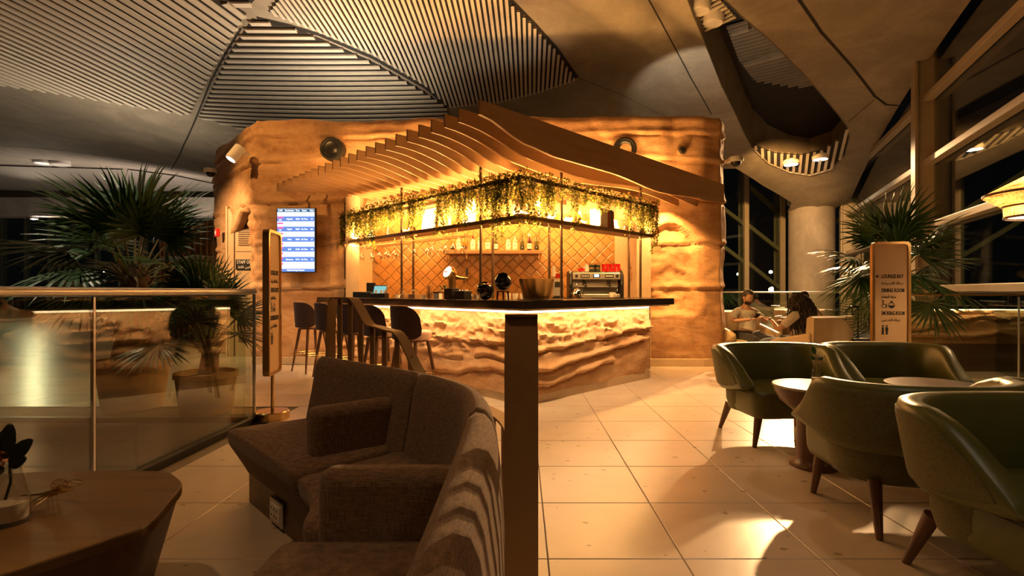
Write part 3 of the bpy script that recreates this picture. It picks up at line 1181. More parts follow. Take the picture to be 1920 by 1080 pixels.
vs, fs = shell([(-42, 15.5), (2, 15.5), (2, 33), (-42, 33)], [], H2, 0, 1.5)
far = MB().add(vs, fs).build('ceiling_far', MT['concrete'], smooth=True)
tag(far, kind='structure')


def striped(name, a, b_, scale, rotz):
    m, nt, b = nt_new(name)
    vec = coords(nt, 'world')
    mp = nt.nodes.new('ShaderNodeMapping')
    mp.inputs['Rotation'].default_value = (0, 0, rotz)
    nt.links.new(vec, mp.inputs[0])
    w = nt.nodes.new('ShaderNodeTexWave')
    w.inputs['Scale'].default_value = scale
    nt.links.new(mp.outputs[0], w.inputs['Vector'])
    nt.links.new(ramp(nt, w.outputs['Fac'], [(.35, a), (.6, b_)]), b.inputs['Base Color'])
    b.inputs['Roughness'].default_value = .8
    return m


for poly, rz in (([(-120, 305), (0, 309), (100, 312), (231, 316), (212, 362), (100, 358), (0, 354), (-120, 350)], .9), ([(240, 316), (330, 328), (410, 345), (410, 400), (330, 392), (225, 370)], 1.57)):
    P = [tuple(p) for p in ups(poly, H2)]
    vs, fs = shell(P, [], H2, -.05, 1.0)
    MB().add(vs, fs).build('acoustic_panel_far', striped('far slats %.1f' % rz, (.10, .09, .075), (.44, .40, .34), 2.6, rz), far)

# ---------------------------------------------------------------- column under the vault
col = MB()
col.lathe([(.69, 0), (.69, 3.98), (.66, 4.05), (.66, 4.12), (.72, 4.16), (.74, 4.5), (.9, 4.9), (1.2, 5.2)], (C1[0], C1[1], 0), 48)
tag(col.build('column_concrete', MT['concrete'], smooth=True, angle=30), kind='structure')

# ================================================================ WINDOW WALLS
def win(name, posts, base, dirv, t0, t1, ztop, transoms, postw=.34, struts=()):
    w = tag(empty(name, (base[0], base[1], 0)), kind='structure')
    d = Vector((dirv[0], dirv[1], 0)).normalized()
    for t in posts:
        p = d * t
        MB().bar(p + Vector((0, 0, ztop / 2 - .001)), p + d * .001 + Vector((0, 0, ztop / 2)), 1, 1)
        m = MB()
        ang = math.atan2(d.y, d.x)
        m.box(p + Vector((0, 0, ztop / 2)), (.16, postw, ztop), ang)
        m.build('mullion', MT['mullion'], w, bevel=.01)
        MB().box(p + Vector((d.y, -d.x, 0)) * -(postw / 2 + .03) + Vector((0, 0, ztop / 2)), (.26, .05, ztop), ang).build('mullion_cap', MT['mullion'], w, bevel=.005)
    for z in transoms:
        MB().bar(d * t0 + Vector((0, 0, z)), d * t1 + Vector((0, 0, z)), .16, .12).build('transom', MT['mullion'], w, bevel=.01)
    for a, b in struts:
        MB().bar(d * a[0] + Vector((0, 0, a[1])), d * b[0] + Vector((0, 0, b[1])), .14, .13).build('strut', MT['mullion'], w, bevel=.01)
    ps = [t0] + [t for t in sorted(posts) if t0 < t < t1] + [t1]
    nrmv = Vector((-d.y, d.x, 0)) * .1
    for a, b in zip(ps, ps[1:]):
        MB().bar(d * a + nrmv * -1 + Vector((0, 0, ztop / 2)), d * b + nrmv * -1 + Vector((0, 0, ztop / 2)), .02, ztop).build('pane', MT['window'], w)
    return w


win('window_1', [-.4, 6.8, -7.6], WALL0, WALLD, -14, 8.2, 6.1, [1.25, 2.45, 3.7, 4.95])
win('window_2', [0.35, 2.15, 3.48, 4.6], (6.1, 18.9), (1, 0), -2.5, 5.2, 6.3, [], .42,
    [((.5, 4.9), (2.1, 3.7)), ((2.2, 5.2), (3.4, 4.1)), ((2.2, 3.7), (3.4, 2.75)), ((2.2, 2.3), (3.4, 1.35)), ((.5, 3.5), (2.1, 2.3)), ((2.2, .9), (3.4, 0.1))])
win('window_3', [k * 1.5 for k in range(0, 19)], (-42, 32.6), (1, 0), 0, 44, 6.0, [1.4, 2.9, 4.4], .2)
# dark plaster behind the bar block, and walls that close the hall behind the camera
bw = plain('dark hall wall', (.10, .08, .06), .8, space='world')
tag(MB().box((0, -6.2, 2.0), (60, .2, 9)).build('wall_back', bw), kind='structure')
tag(MB().box((-25, -.5, 2.0), (.2, 11, 9)).build('wall_left', bw), kind='structure')
sb = MB()
sb.prism([(-20, 33), (-9, 33), (-9, 33.3), (-20, 33.3)], 4.2, 6)

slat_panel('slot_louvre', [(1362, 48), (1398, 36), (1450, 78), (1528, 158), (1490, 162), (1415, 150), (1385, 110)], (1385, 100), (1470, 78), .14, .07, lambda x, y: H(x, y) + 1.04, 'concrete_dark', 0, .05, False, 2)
for a, c in (((1372, 62), (1404, 52)), ((1396, 122), (1470, 100))):
    p, q = up(*a, lambda x, y: H(x, y) + .95), up(*c, lambda x, y: H(x, y) + .95)
    MB().bar((p.x, p.y, H(*p) + .95), (q.x, q.y, H(*q) + .95), .12, .1).build('slot_beam', MT['concrete'], ceiling)

# ================================================================ BAR
CC = Vector((.05, 5.05, 0))               # outer corner of the bar top
DL, DR = Vector((-Q, Q, 0)), Vector((Q, Q, 0))   # along the long (left) and the short (right) arm


def ridged(x, y, z=0.0, o=5):
    s, amp, fr = 0.0, .5, 1.0
    for _ in range(o):
        s += amp * (1 - abs(noise.noise(Vector((x * fr, y * fr, z * fr)))) * 2)
        amp *= .5
        fr *= 2.1
    return s


def bar_disp(u, z, right):
    edge = (.56 if right else .46) + .20 * nz(u * 1.1, 3.3 + right) + .05 * nz(u * 5, 1.3)
    top = smooth01((z - edge) / .10)
    d = .045 * fbm(u * .9, z * 1.3, 2.2 + right)
    # split rock in the upper zone: ragged steps and chips
    h = z + .25 * nz(u * .8, z * .7, 4.0) + (.10 if right else -.05) * u
    step = (h * 7.0) % 1.0
    d += top * (.050 * (step ** 1.5) * (.6 + nz(u * 2.0, z * 3, 9.0)) + .075 * ridged(u * 5.5, z * 8.0, 5.5 + right) - .045)
    d += (1 - top) * .012 * fbm(u * 3, z * 5, 1.2, 4)
    slope = .22 if right else -.10
    for k, c in enumerate((.24, .42, .60)):
        zc = c + slope * (u - 1.2) * .35 + .09 * nz(u * 1.1, k * 4.1 + right * 2) + .03 * nz(u * 4, k)
        if nz(u * .7, k * 9.0 + right) < -.15:
            continue
        t = z - zc
        d -= (.05 if right else .03) * math.exp(-(t / .014) ** 2)
        d += (.045 if right else .022) * math.exp(-((t - .045) / .035) ** 2)
    return d * .9


bar = thing('stone_bar', 'rough carved sandstone bar front glowing under its dark top', 'bar', (.05, 5.33, 0))
L1, L2 = 4.55, 2.42
st = .018
n1, n2, nzb = int(L1 / st), int(L2 / st), 54
rows = []
for i in range(n1, -1, -1):
    rows.append((i * L1 / n1, 0))
for i in range(1, n2 + 1):
    rows.append((i * L2 / n2, 1))
grid = []
for u, right in rows:
    base = (DR if right else DL) * u
    nr = Vector((Q, -Q, 0)) if right else Vector((-Q, -Q, 0))
    w = smooth01(u / .12)
    nr = (nr * w + Vector((0, -1, 0)) * (1 - w)).normalized()
    colm = []
    for k in range(nzb + 1):
        z = .09 + .91 * k / nzb
        dd = bar_disp(u, z, right)
        edge = smooth01(u / .2)
        dd = dd * (.4 + .6 * edge) - .02 * (1 - edge)
        p = base + nr * dd
        colm.append((p.x, p.y, z))
    grid.append(colm)
MB().grid(grid).build('carved_front', MT['rock_bar'], bar, smooth=True, angle=70, fix=False)
pl = MB()
pl.bar(DL * L1 + Vector((0, .06, .05)), Vector((0, .06, .05)), .07, .10)
pl.bar(Vector((0, .06, .05)), DR * L2 + Vector((0, .06, .05)), .07, .10)
pl.build('plinth', MT['skirting'], bar)
en = MB()
e0 = DR * L2
en.prism([tuple((e0 + DR * -.1).xy), tuple((e0 + DR * .0).xy), tuple((e0 + DL * .55).xy), tuple((e0 + DL * .55 - DR * .1).xy)], 0, 1.0)
en.build('end_panel', MT['plaster'], bar)
bk = MB()
i0 = Vector((0, .75, 0))
bk.bar(i0 + DL * 3.9 + Vector((0, 0, .5)), i0 + Vector((0, 0, .5)), .05, 1.0)
bk.bar(i0 + Vector((0, 0, .5)), i0 + DR * 1.9 + Vector((0, 0, .5)), .05, 1.0)
bk.build('inner_panel', MT['walnut_x'], bar)
ledm = MB()
ledm.bar(DL * 4.5 + Vector((0, -.09, .985)), Vector((0, -.09, .985)), .03, .03)
ledm.bar(Vector((0, -.09, .985)), DR * 2.35 + Vector((0, -.09, .985)), .03, .03)
ledm.build('tape_light', LED, bar)

WTOP = .66
ct = thing('stone_countertop', 'black stone bar top running round both arms of the bar', 'countertop', (CC.x, CC.y, 0))
inner = Vector((0, WTOP / Q, 0))
pa = DL * 4.98
pb = DR * 2.95
poly = [(0, 0), tuple(pb.xy), tuple((pb + Vector((-Q, Q, 0)) * WTOP).xy), tuple(inner.xy), tuple((pa + Vector((Q, Q, 0)) * WTOP).xy), tuple(pa.xy)]
MB().prism(poly, 1.012, 1.10).build('slab', MT['counter'], ct, bevel=.006)
under = [(0, .07), tuple((pb + Vector((-.07, .0, 0))).xy), tuple((pb + Vector((-Q, Q, 0)) * .5).xy), tuple((inner * .8).xy), tuple((pa + Vector((Q, Q, 0)) * .5).xy), tuple((pa + Vector((.07, 0, 0))).xy)]
MB().prism(under, .995, 1.012).build('backing_board', MT['plaster'], ct)
TOPH = 1.10

bc = thing('back_counter', 'dark work counter against the tiled wall behind the bar', 'counter', (-.45, 9.06, 0))
MB().box((0, 0, .46), (4.2, .56, .92)).build('cabinet', MT['walnut_x'], bc, bevel=.005)
MB().box((0, -.01, .94), (4.26, .62, .04)).build('worktop', MT['counter'], bc, bevel=.005)
BCH = .96

# ================================================================ CANOPY OF FINS
cano = thing('fin_canopy', 'canopy of wavy oak fins over the bar', 'canopy', (-.38, 4.62, 2.92))
ts = [0, .295] + [.295 + .2215 * k for k in range(1, 24)]
for i, t in enumerate(ts):
    s0 = Vector((-.38 - Q * t, 4.62 + Q * t, 0))
    L = (8.34 - s0.y) / Q if i else 5.15
    if L < .2:
        continue
    n = 36
    topr, botr = [], []
    for k in range(n + 1):
        s = L * k / n
        if i == 0:
            dep = lerp_table([(0, .13), (.64, .285), (1.03, .325), (1.98, .325), (3.17, .40), (4.2, .35), (5.3, .30)], s)
        else:
            f = min(1, i / 12)
            dep = .13 + (.19 - .09 * f) * smooth01(s / (.9 + .5 * f)) + .045 * math.sin(1.9 * s + .22 * i - 2.2) * smooth01(s / .8) + .10 * f * smooth01((s - .5) / 1.6)
        topr.append((s, 2.92))
        botr.append((s, 2.92 - dep))
    fin = MB()
    th = .011 if i else .016
    A, B, C_, D_ = [], [], [], []
    for (s, zt), (_, zb) in zip(topr, botr):
        A.append((s, -th, zt - 2.92))
        B.append((s, -th, zb - 2.92))
        C_.append((s, th, zb - 2.92))
        D_.append((s, th, zt - 2.92))
    fin.grid([A, B, C_, D_, A])
    fin.add([A[0], B[0], C_[0], D_[0], A[-1], B[-1], C_[-1], D_[-1]], [(0, 1, 2, 3), (7, 6, 5, 4)])
    o = fin.build('fin', MT['fin'], cano)
    o.location = (-Q * t, Q * t, 0)
    o.rotation_euler = (0, 0, PI / 4)

# ================================================================ HANGING SHELF
SC = Vector((0, 5.5, 0))
hs = thing('hanging_shelf', 'bronze two-tier hanging shelf on posts above the bar top', 'shelf', (0, 5.5, TOPH))
ZD, ZR = 2.0 - TOPH, 2.42 - TOPH
SD = .27


def shelf_poly(la, lb, w, r=.12):
    a, b = DL * la, DR * lb
    inn = Vector((0, w / Q, 0))
    P = [(0, 0), tuple(b.xy), tuple((b + Vector((-Q, Q, 0)) * w).xy), tuple(inn.xy), tuple((a + Vector((Q, Q, 0)) * w).xy), tuple(a.xy)]
    return round_poly(P, [r, .01, .01, .05, .01, .01], 5)


MB().prism(shelf_poly(4.30, 2.72, SD), ZD - .022, ZD + .022).build('deck', MT['bronze'], hs, bevel=.003)
MB().prism(shelf_poly(4.28, 2.70, SD - .01, .11), ZD - .026, ZD - .0225).build('deck_lining', MT['fin'], hs)
rail = MB()
for la, lb, off in ((4.28, 2.70, 0), (4.1, 2.55, SD - .02)):
    o_ = Vector((0, off / Q, 0))
    for a, b in ((DL * la + o_, o_), (o_, DR * lb + o_)):
        rail.bar(a + Vector((0, 0, ZR)), b + Vector((0, 0, ZR)), .03, .04)
rail.build('upper_rail', MT['postmetal'], hs)
for d, perp, ls in ((DL, Vector((Q, Q, 0)), (.705, 2.42, 4.14)), (DR, Vector((-Q, Q, 0)), (.705, 2.42))):
    for l in ls:
        for off in (.035, .225):
            p = d * l + perp * off
            hgt = 2.66 - TOPH
            MB().tube([p, p + Vector((0, 0, hgt))], .0165, 10).build('post', MT['postmetal'], hs, smooth=True)
            MB().lathe([(.03, 0), (.03, .006), (.018, .008)], p, 12).build('post_foot', MT['bronze'], hs)
            MB().lathe([(.021, ZR + .17), (.021, ZR + .2)], p, 10).build('post_collar', MT['bronze'], hs)
tl = MB()
tl.bar(DL * 4.2 + Vector((0, .2, ZD + .028)), Vector((0, .2, ZD + .028)), .02, .012)
tl.bar(Vector((0, .2, ZD + .028)), DR * 2.6 + Vector((0, .2, ZD + .028)), .02, .012)
tl.build('tape_light', LED, hs)


# stemware racks under the deck
def rack(l0, l1, label):
    p0 = SC + DL * ((l0 + l1) / 2) + Vector((Q, Q, 0)) * .16
    t = thing('glass_rack', label, 'rack', (p0.x, p0.y, 1.972), math.atan2(DL.y, DL.x))
    h = (l1 - l0) / 2
    m = MB()
    for y in (-.13, .13):
        m.tube([(-h, y, -.01), (-h, y, -.075), (h, y, -.075), (h, y, -.01)], .004, 6)
    m.build('side_rail', MT['bronze'], t)
    k = -h
    while k <= h + .01:
        MB().tube([(k, -.13, -.075), (k, .13, -.075)], .0035, 6).build('cross_bar', MT['bronze'], t)
        k += .11
    return t


rack(1.15, 2.35, 'wire stemware rack under the hanging shelf, near the corner')
rack(2.6, 3.9, 'wire stemware rack under the hanging shelf, at the screen end')


def wine_glass(h=.21, r=.042):
    """hanging upside down: foot at z=0, bowl below"""
    prof = [(0, 0), (.034, 0), (.034, -.002), (.006, -.006), (.0035, -.02), (.0035, -h * .45), (.012, -h * .49), (r * .8, -h * .62), (r, -h * .75), (r * .95, -h * .87), (r * .78, -h),
            (r * .75, -h), (r * .92, -h * .87), (r * .96, -h * .75), (r * .77, -h * .63), (0, -h * .5)]
    return MB().lathe(prof, n=14)


wg = None
random.seed(3)
for l, off in [(1.30, .05), (1.30, .2), (1.52, .1), (1.74, .04), (1.74, .19), (1.96, .12), (2.25, .1), (2.75, .08), (2.86, .2), (2.97, .08), (3.08, .2), (3.19, .09), (3.30, .2), (3.45, .1), (3.6, .2), (3.7, .06)]:
    p = SC + DL * l + Vector((Q, Q, 0)) * (off + .04)
    if wg is None:
        wg = wine_glass().build('wine_glass', MT['clear'], smooth=True)
        o = wg
    else:
        o = share(wg)
    o.location = (p.x, p.y, 1.896)
    tag(o, 'clear wine glass hanging upside down from the wire racks under the shelf', 'wine glass', 'hanging wine glasses')


# ---------------------------------------------------------------- trailing vines on the upper rail
def leaf_at(m, p, d, size, mi):
    d = Vector(d).normalized()
    s = d.cross(Vector((random.uniform(-1, 1), random.uniform(-1, 1), random.uniform(-1, 1)))).normalized()
    n = d.cross(s)
    m.add([p, p + d * size * .5 + s * size * .27 + n * size * .08, p + d * size, p + d * size * .5 - s * size * .27 + n * size * .08], [(0, 1, 2, 3)], mi)


def vine(p, axis, width, lengths, name='trailing_vine', top=30):
    m = MB()
    for _ in range(top):
        q = axis * random.uniform(-width, width) + Vector((random.uniform(-.05, .05), random.uniform(-.05, .05), random.uniform(-.02, .06)))
        leaf_at(m, q, (random.uniform(-1, 1), random.uniform(-1, 1), random.uniform(-.6, 1)), random.uniform(.03, .05), random.random() < .4)
    for L in lengths:
        base = axis * random.uniform(-width, width) + Vector((random.uniform(-.03, .03), random.uniform(-.03, .03), 0))
        drift = Vector((random.uniform(-.05, .05), random.uniform(-.05, .05), 0))
        pts = []
        k = int(L / .011)
        for i in range(k):
            t = i / k
            c = base + drift * t + Vector((0, 0, -L * t)) + Vector((.012 * math.sin(9 * t + L * 40), .012 * math.cos(7 * t + L * 30), 0))
            if i % 5 == 0:
                pts.append(c)
            leaf_at(m, c, (random.uniform(-1, 1), random.uniform(-1, 1), random.uniform(-1.1, .1)), random.uniform(.028, .046), random.random() < .5)
        if len(pts) > 1:
            m.tube(pts, .0025, 4, 1, False)
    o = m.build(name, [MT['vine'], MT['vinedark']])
    o.location = p
    return o


random.seed(21)
VG = 'vines trailing from the upper shelf rail'
runs = []
l = .12
while l < 4.3:
    ln = random.choice((.22, .3, .38, .45, .52))
    if l > 3.0:
        ln = random.uniform(.35, .60)
    if 1.55 < l < 1.75 or 2.2 < l < 2.3:
        ln = .08
    runs.append((DL, l, ln))
    l += .135
l = .14
while l < 2.75:
    ln = random.choice((.14, .25, .4, .5))
    if l > 2.0:
        ln = random.uniform(.4, .52)
    runs.append((DR, l, ln))
    l += .16
runs += [(DL, 0, .55), (DL, 4.30, .72), (DR, 2.74, .70), (DL, .42, .62), (DR, .45, .55), (DL, .3, .6)]
for d, l, ln in runs:
    p = SC + d * l + Vector((0, -.015, 2.445))
    o = vine(p, d, .07, [ln * random.uniform(.5, 1.1) for _ in range(9)] if ln > .1 else [.08, .05])
    if l > 4.2:
        lab = 'longest leafy vine hanging at the screen end of the upper shelf rail'
    elif d is DR and l > 2.6:
        lab = 'leafy vine hanging at the right-hand tip of the short shelf arm'
    elif l == 0:
        lab = 'leafy vine hanging at the rounded corner of the upper shelf rail'
    elif ln < .1:
        lab = 'thin leafy garland lying along the rail where no strands hang, long arm of the shelf'
    elif d is DL:
        lab = 'leafy vine trailing from the upper rail on the ' + ('far half' if l > 2.1 else 'near half') + ' of the long shelf arm'
    else:
        lab = 'leafy vine trailing from the upper rail on the ' + ('far half' if l > 1.3 else 'near half') + ' of the short shelf arm'
    tag(o, lab, 'vine', VG)


# ---------------------------------------------------------------- things on the shelf
def on_shelf(d, l, off=.13):
    perp = Vector((Q, Q, 0)) if d is DL else Vector((-Q, Q, 0))
    p = SC + d * l + perp * off
    return (p.x, p.y, 2.0225)


def lathe_thing(name, label, cat, loc, prof, mat, n=24, group=None):
    o = MB().lathe(prof, n=n).build(name, MT[mat] if isinstance(mat, str) else mat, smooth=True)
    o.location = loc
    return tag(o, label, cat, group)


vase_m = plain('rose clay', (.50, .30, .24), .6)
lathe_thing('clay_vase', 'stepped rose clay vase at the shelf corner', 'vase', (.0, 5.72, 2.0225),
            [(0, 0), (.085, 0), (.088, .05), (.075, .13), (.085, .135), (.068, .20), (.045, .27), (.055, .33), (.05, .33), (.038, .27), (0, .05)], vase_m)
pic = thing('framed_print', 'white botanical print in thin black frame on the shelf', 'picture', on_shelf(DL, 1.98, .17), -PI / 4)
pic.rotation_euler = (math.radians(-8), 0, -PI / 4)
MB().box((0, .01, .165), (.34, .014, .33)).build('frame', MT['black'], pic, bevel=.002)
MB().box((0, .0015, .165), (.31, .006, .30)).build('print', MT['paper'], pic)
sp = MB()
random.seed(8)
for _ in range(34):
    x, z = random.gauss(.03, .07), random.uniform(.04, .29)
    r = random.uniform(.004, .011)
    sp.lathe([(0, -.0022), (r, -.0018), (r, 0)], (x, -.0015, z), 8, axis=(0, 1, 0))
sp.build('printed_dots', MT['ink'], pic)
board = MB().box((0, 0, .15), (.26, .02, .30)).build('oak_board', MT['fin'], bevel=.003)
board.location = on_shelf(DL, 1.62, .2)
board.rotation_euler = (0, 0, -PI / 4)
tag(board, 'plain oak board leaning beside the framed print on the shelf', 'board')
for l, nm in ((1.12, 'between the framed print and the corner post'),):
    o = MB().box((0, 0, .17), (.22, .03, .34)).build('white_canvas', MT['paper'], bevel=.003)
    o.location = on_shelf(DL, l, .2)
    o.rotation_euler = (0, 0, -PI / 4)
    tag(o, 'blank white canvas standing on the shelf, ' + nm, 'canvas')
lathe_thing('glass_cloche', 'small clear glass cloche on the shelf behind the vines', 'cloche', on_shelf(DL, 2.95), [(.06, 0), (.06, .09), (.045, .13), (0, .15)], 'clear')
lathe_thing('white_jar', 'small white jar on the shelf behind the vines', 'jar', on_shelf(DL, 3.45), [(0, 0), (.05, 0), (.055, .05), (.03, .1), (.03, .14), (0, .14)], 'white')
lathe_thing('ring_ornament', 'clear round glass flask on the shelf behind the vines', 'flask', on_shelf(DL, 2.4), [(0, 0), (.04, 0), (.09, .08), (.09, .14), (.03, .2), (.03, .24)], 'clear')
lathe_thing('goblet', 'white wine goblet standing on the short arm of the shelf', 'goblet', on_shelf(DR, .42), [(0, 0), (.04, 0), (.005, .01), (.005, .13), (.045, .17), (.052, .22), (.04, .26), (.037, .26), (.048, .22), (0, .16)], 'white')
dk = thing('bird_figure', 'small green-headed bird figurine on the short arm of the shelf', 'figurine', on_shelf(DR, .62), .9)
m = MB()
m.lathe([(0, -.07), (.03, -.06), (.042, -.02), (.04, .02), (.02, .07), (0, .1)], (0, 0, .055), 12, axis=(1, 0, .25))
m.build('body', MT['white'], dk, smooth=True)
m = MB()
m.lathe([(0, -.03), (.022, -.01), (.02, .012), (.006, .03), (0, .055)], (.09, 0, .12), 10, axis=(1, 0, .1))
m.build('head', MT['darkgreen'], dk, smooth=True)
MB().box((0, 0, .008), (.08, .05, .016)).build('foot', MT['white'], dk)
dk2 = copy_tree(dk)
dk2.location = on_shelf(DR, .95)
dk2['label'] = 'second green-headed bird figurine, beyond the shelf post'
lathe_thing('glass_globe', 'clear glass globe vase on the short arm of the shelf', 'vase', on_shelf(DR, 1.25, .17), [(0, 0), (.03, 0), (.07, .05), (.08, .11), (.06, .17), (.035, .2), (.04, .22)], 'clear')
bcol = [(.70, .66, .60), (.30, .035, .03), (.22, .10, .055), (.05, .07, .06), (.28, .05, .03)]
bnm = ['wide cream marbled hardback', 'dark red hardback', 'brown hardback', 'dark green hardback', 'rust red hardback']
l = 1.50
for k, (c, nme) in enumerate(zip(bcol, bnm)):
    w = .16 if k == 0 else .032
    bk_ = thing('book', nme + ' book standing in the row on the shelf', 'book', on_shelf(DR, l + w / 2, .14), PI / 4, 'books on the shelf')
    hh = .25 - .012 * (k % 3)
    cm = plain('book cover %d' % k, c, .6)
    MB().box((0, -.002, hh / 2), (w, .17, hh)).build('cover', cm, bk_, bevel=.003)
    MB().box((0, .006, hh / 2), (w * .8, .165, hh - .0) if k else (w * .9, .166, hh - .004)).build('pages', MT['paper'], bk_)
    l += w + .004
lathe_thing('glass_bowl', 'clear glass bowl on the shelf beside the books', 'bowl', on_shelf(DR, 2.0, .13), [(0, 0), (.06, 0), (.1, .06), (.09, .12), (.06, .16)], 'clear')

# ================================================================ BOTTLE SHELF
bs = thing('bottle_shelf', 'oak bottle shelf on brass straps fixed to the tiled wall', 'shelf', (-.50, 9.28, 1.87))
MB().box((0, 0, .03), (1.76, .25, .06)).build('board', MT['fin'], bs, bevel=.004)
for x in (-.86, -.5, .5, .86):
    MB().tube([(x * .96, .10, .9), (x * .96, .10, -.10), (x * .96, -.02, -.14), (x * .96, -.10, -.08), (x * .96, -.10, .0)], .006, 6).build('strap', MT['brass'], bs)
BZ = 1.932
gl_green = plain('green bottle glass', (.10, .09, .02), .12, coat=.5)
gl_amber = plain('amber bottle glass', (.36, .17, .03), .12, coat=.5)
gl_clear = plain('pale bottle glass', (.52, .42, .30), .12, coat=.5)


def bottle(kind, glass, cap, label_h, label, x, group='bottles on the tiled wall shelf'):
    t = thing('bottle', label, 'bottle', (x, 9.25, BZ), 0, group)
    if kind == 'wine':
        prof = [(0, 0), (.038, 0), (.04, .01), (.04, .155), (.03, .19), (.014, .225), (.0135, .29), (.015, .29), (.015, .305), (0, .305)]
    else:
        prof = [(0, 0), (.042, 0), (.043, .01), (.043, .17), (.036, .19), (.016, .205), (.016, .235), (0, .235)]
    MB().lathe(prof, n=18).build('glass_body', glass, t, smooth=True)
    hi = .305 if kind == 'wine' else .25
    MB().lathe([(.0165, hi - .05 if kind == 'wine' else .215), (.0175, hi), (0, hi + .002)], n=14).build('cap', cap, t, smooth=True)
    r = .0405 if kind == 'wine' else .0436
    MB().lathe([(r, .03), (r, .03 + label_h)], n=18).build('paper_label', MT['paper'] if label_h > .06 else MT['ink'], t, smooth=True)
    m = MB()
    m.box((0, -r - .0005, .03 + label_h * .55), (.02, .001, .012))
    m.build('label_mark', MT['ink'] if label_h > .06 else MT['paper'], t)


redcap = MT['red']
spec = [('wine', gl_amber, MT['brass'], .05, 'amber wine bottle with dark label at the shelf end, first from the beer tap side', -1.24),
        ('spirit', gl_clear, MT['white'], .10, 'spirit bottle with white label between two amber wine bottles', -1.13),
        ('wine', gl_amber, MT['brass'], .05, 'amber wine bottle with dark label, third on the bottle shelf', -1.02),
        ('spirit', gl_clear, redcap, .13, 'white labelled spirit bottle with a red cap on the bottle shelf', -.87),
        ('spirit', gl_clear, MT['white'], .12, 'white labelled bottle just before the shelf post', -.74),
        ('spirit', gl_amber, MT['brass'], .12, 'white labelled bottle with golden cap between the two shelf posts', -.60),
        ('wine', gl_green, MT['black'], .09, 'dark wine bottle with white label just past the shelf posts', -.46),
        ('spirit', gl_clear, MT['brass'], .12, 'white labelled spirit bottle standing alone mid-shelf', -.23),
        ('spirit', gl_clear, MT['white'], .11, 'slim clear bottle beside the brass strap on the bottle shelf', -.11),
        ('wine', gl_green, MT['brass'], .05, 'gold topped sparkling wine bottle, left of the three near the shelf end', .02),
        ('wine', plain('dark red bottle', (.08, .01, .01), .12), MT['white'], .10, 'dark red wine bottle with white label, middle of the three near the shelf end', .15),
        ('wine', gl_green, MT['brass'], .05, 'gold topped sparkling wine bottle, last on the bottle shelf', .28)]
for a in spec:
    bottle(*a)


# ================================================================ THINGS ON THE BAR TOP
def on_top(px, py_or_d):
    """point of the bar top seen at column px, depth d"""
    d = py_or_d
    return ((px - PX0) * d / FOC, d, TOPH)


# card terminal and tablet
t = thing('till_unit', 'black till box with raised black back panel at the far end of the bar top', 'till', on_top(692, 7.9), -.2)
MB().box((-.05, 0, .045), (.34, .2, .09)).build('box', MT['black'], t, bevel=.006)
MB().box((-.0, .06, .155), (.13, .05, .15)).build('back_panel', MT['black'], t, bevel=.004)
t = thing('tablet', 'tablet on the bar top showing a blue-green screen', 'tablet', on_top(713, 7.75), -.35)
MB().box((0, 0, .11), (.24, .02, .16), rot=Matrix.Rotation(-.25, 3, 'X')).build('case', MT['black'], t, bevel=.004)
MB().box((0, -.012, .112), (.21, .004, .13), rot=Matrix.Rotation(-.25, 3, 'X')).build('screen', glow('tablet screen', (.10, .32, .36), .9), t)
MB().box((0, .03, .02), (.12, .1, .03)).build('foot', MT['black'], t)
t = thing('condiment_tray', 'low black caddy with folded cards in front of the tablet', 'caddy', on_top(712, 7.35), -.2)
MB().box((0, 0, .035), (.22, .14, .07)).build('tray', MT['black'], t, bevel=.005)
for x in (-.06, .02, .07):
    MB().box((x, 0, .085), (.03, .004, .06), rot=Matrix.Rotation(.3, 3, 'Y')).build('card', MT['paper'], t)
t = thing('soap_pump', 'glass pump bottle beside the tablet on the bar top', 'bottle', on_top(725, 7.35))
MB().lathe([(0, 0), (.035, 0), (.035, .09), (.014, .11), (.014, .13), (0, .13)], n=16).build('body', MT['clear'], t, smooth=True)
MB().tube([(0, 0, .12), (0, 0, .165), (.03, 0, .17)], .006, 8).build('pump', MT['white'], t)
for k, (px, d) in enumerate(((757, 7.05), (777, 6.9))):
    t = thing('jar_crate', 'small wooden crate of glass jars on the bar top, ' + ('left one' if k == 0 else 'right one'), 'crate', on_top(px, d), -.7)
    MB().box((0, 0, .03), (.14, .1, .06)).build('crate', MT['fin'], t, bevel=.003)
    for x in (-.035, .035):
        MB().lathe([(0, .05), (.028, .05), (.028, .10), (.02, .11), (.026, .115), (.026, .13)], (x, 0, .0), 12).build('jar', MT['clear'], t, smooth=True)
for k, (px, d, mt) in enumerate(((746, 7.0, 'white'), (795, 6.6, 'white'))):
    t = thing('espresso_cup', ('small white cup before the jar crates' if k == 0 else 'white cup and saucer beside the straw holder'), 'cup', on_top(px, d))
    MB().lathe([(0, .004), (.025, .004), (.036, .05), (.034, .05), (.02, .01), (0, .01)], n=18).build('cup_body', MT[mt], t, smooth=True)
    MB().lathe([(0, 0), (.05, .002), (.055, .008), (0, .005)], n=18).build('saucer', MT[mt], t, smooth=True)
t = thing('straw_holder', 'glass holder filled with paper straws on the bar top', 'holder', on_top(805, 6.55))
MB().lathe([(0, 0), (.04, 0), (.045, .09), (.043, .09), (.037, .005), (0, .005)], n=18).build('cup', MT['clear'], t, smooth=True)
random.seed(2)
for k in range(16):
    a, r = random.uniform(0, 6.28), random.uniform(.005, .03)
    MB().tube([(r * math.cos(a), r * math.sin(a), .005), (1.5 * r * math.cos(a), 1.5 * r * math.sin(a), .17)], .0035, 6).build('straw', MT['fin'], t)
t = thing('napkin_box', 'small box with brown lid beside the straw holder', 'box', on_top(821, 6.4), -.5)
MB().box((0, 0, .035), (.09, .07, .07)).build('box', MT['paper'], t, bevel=.003)
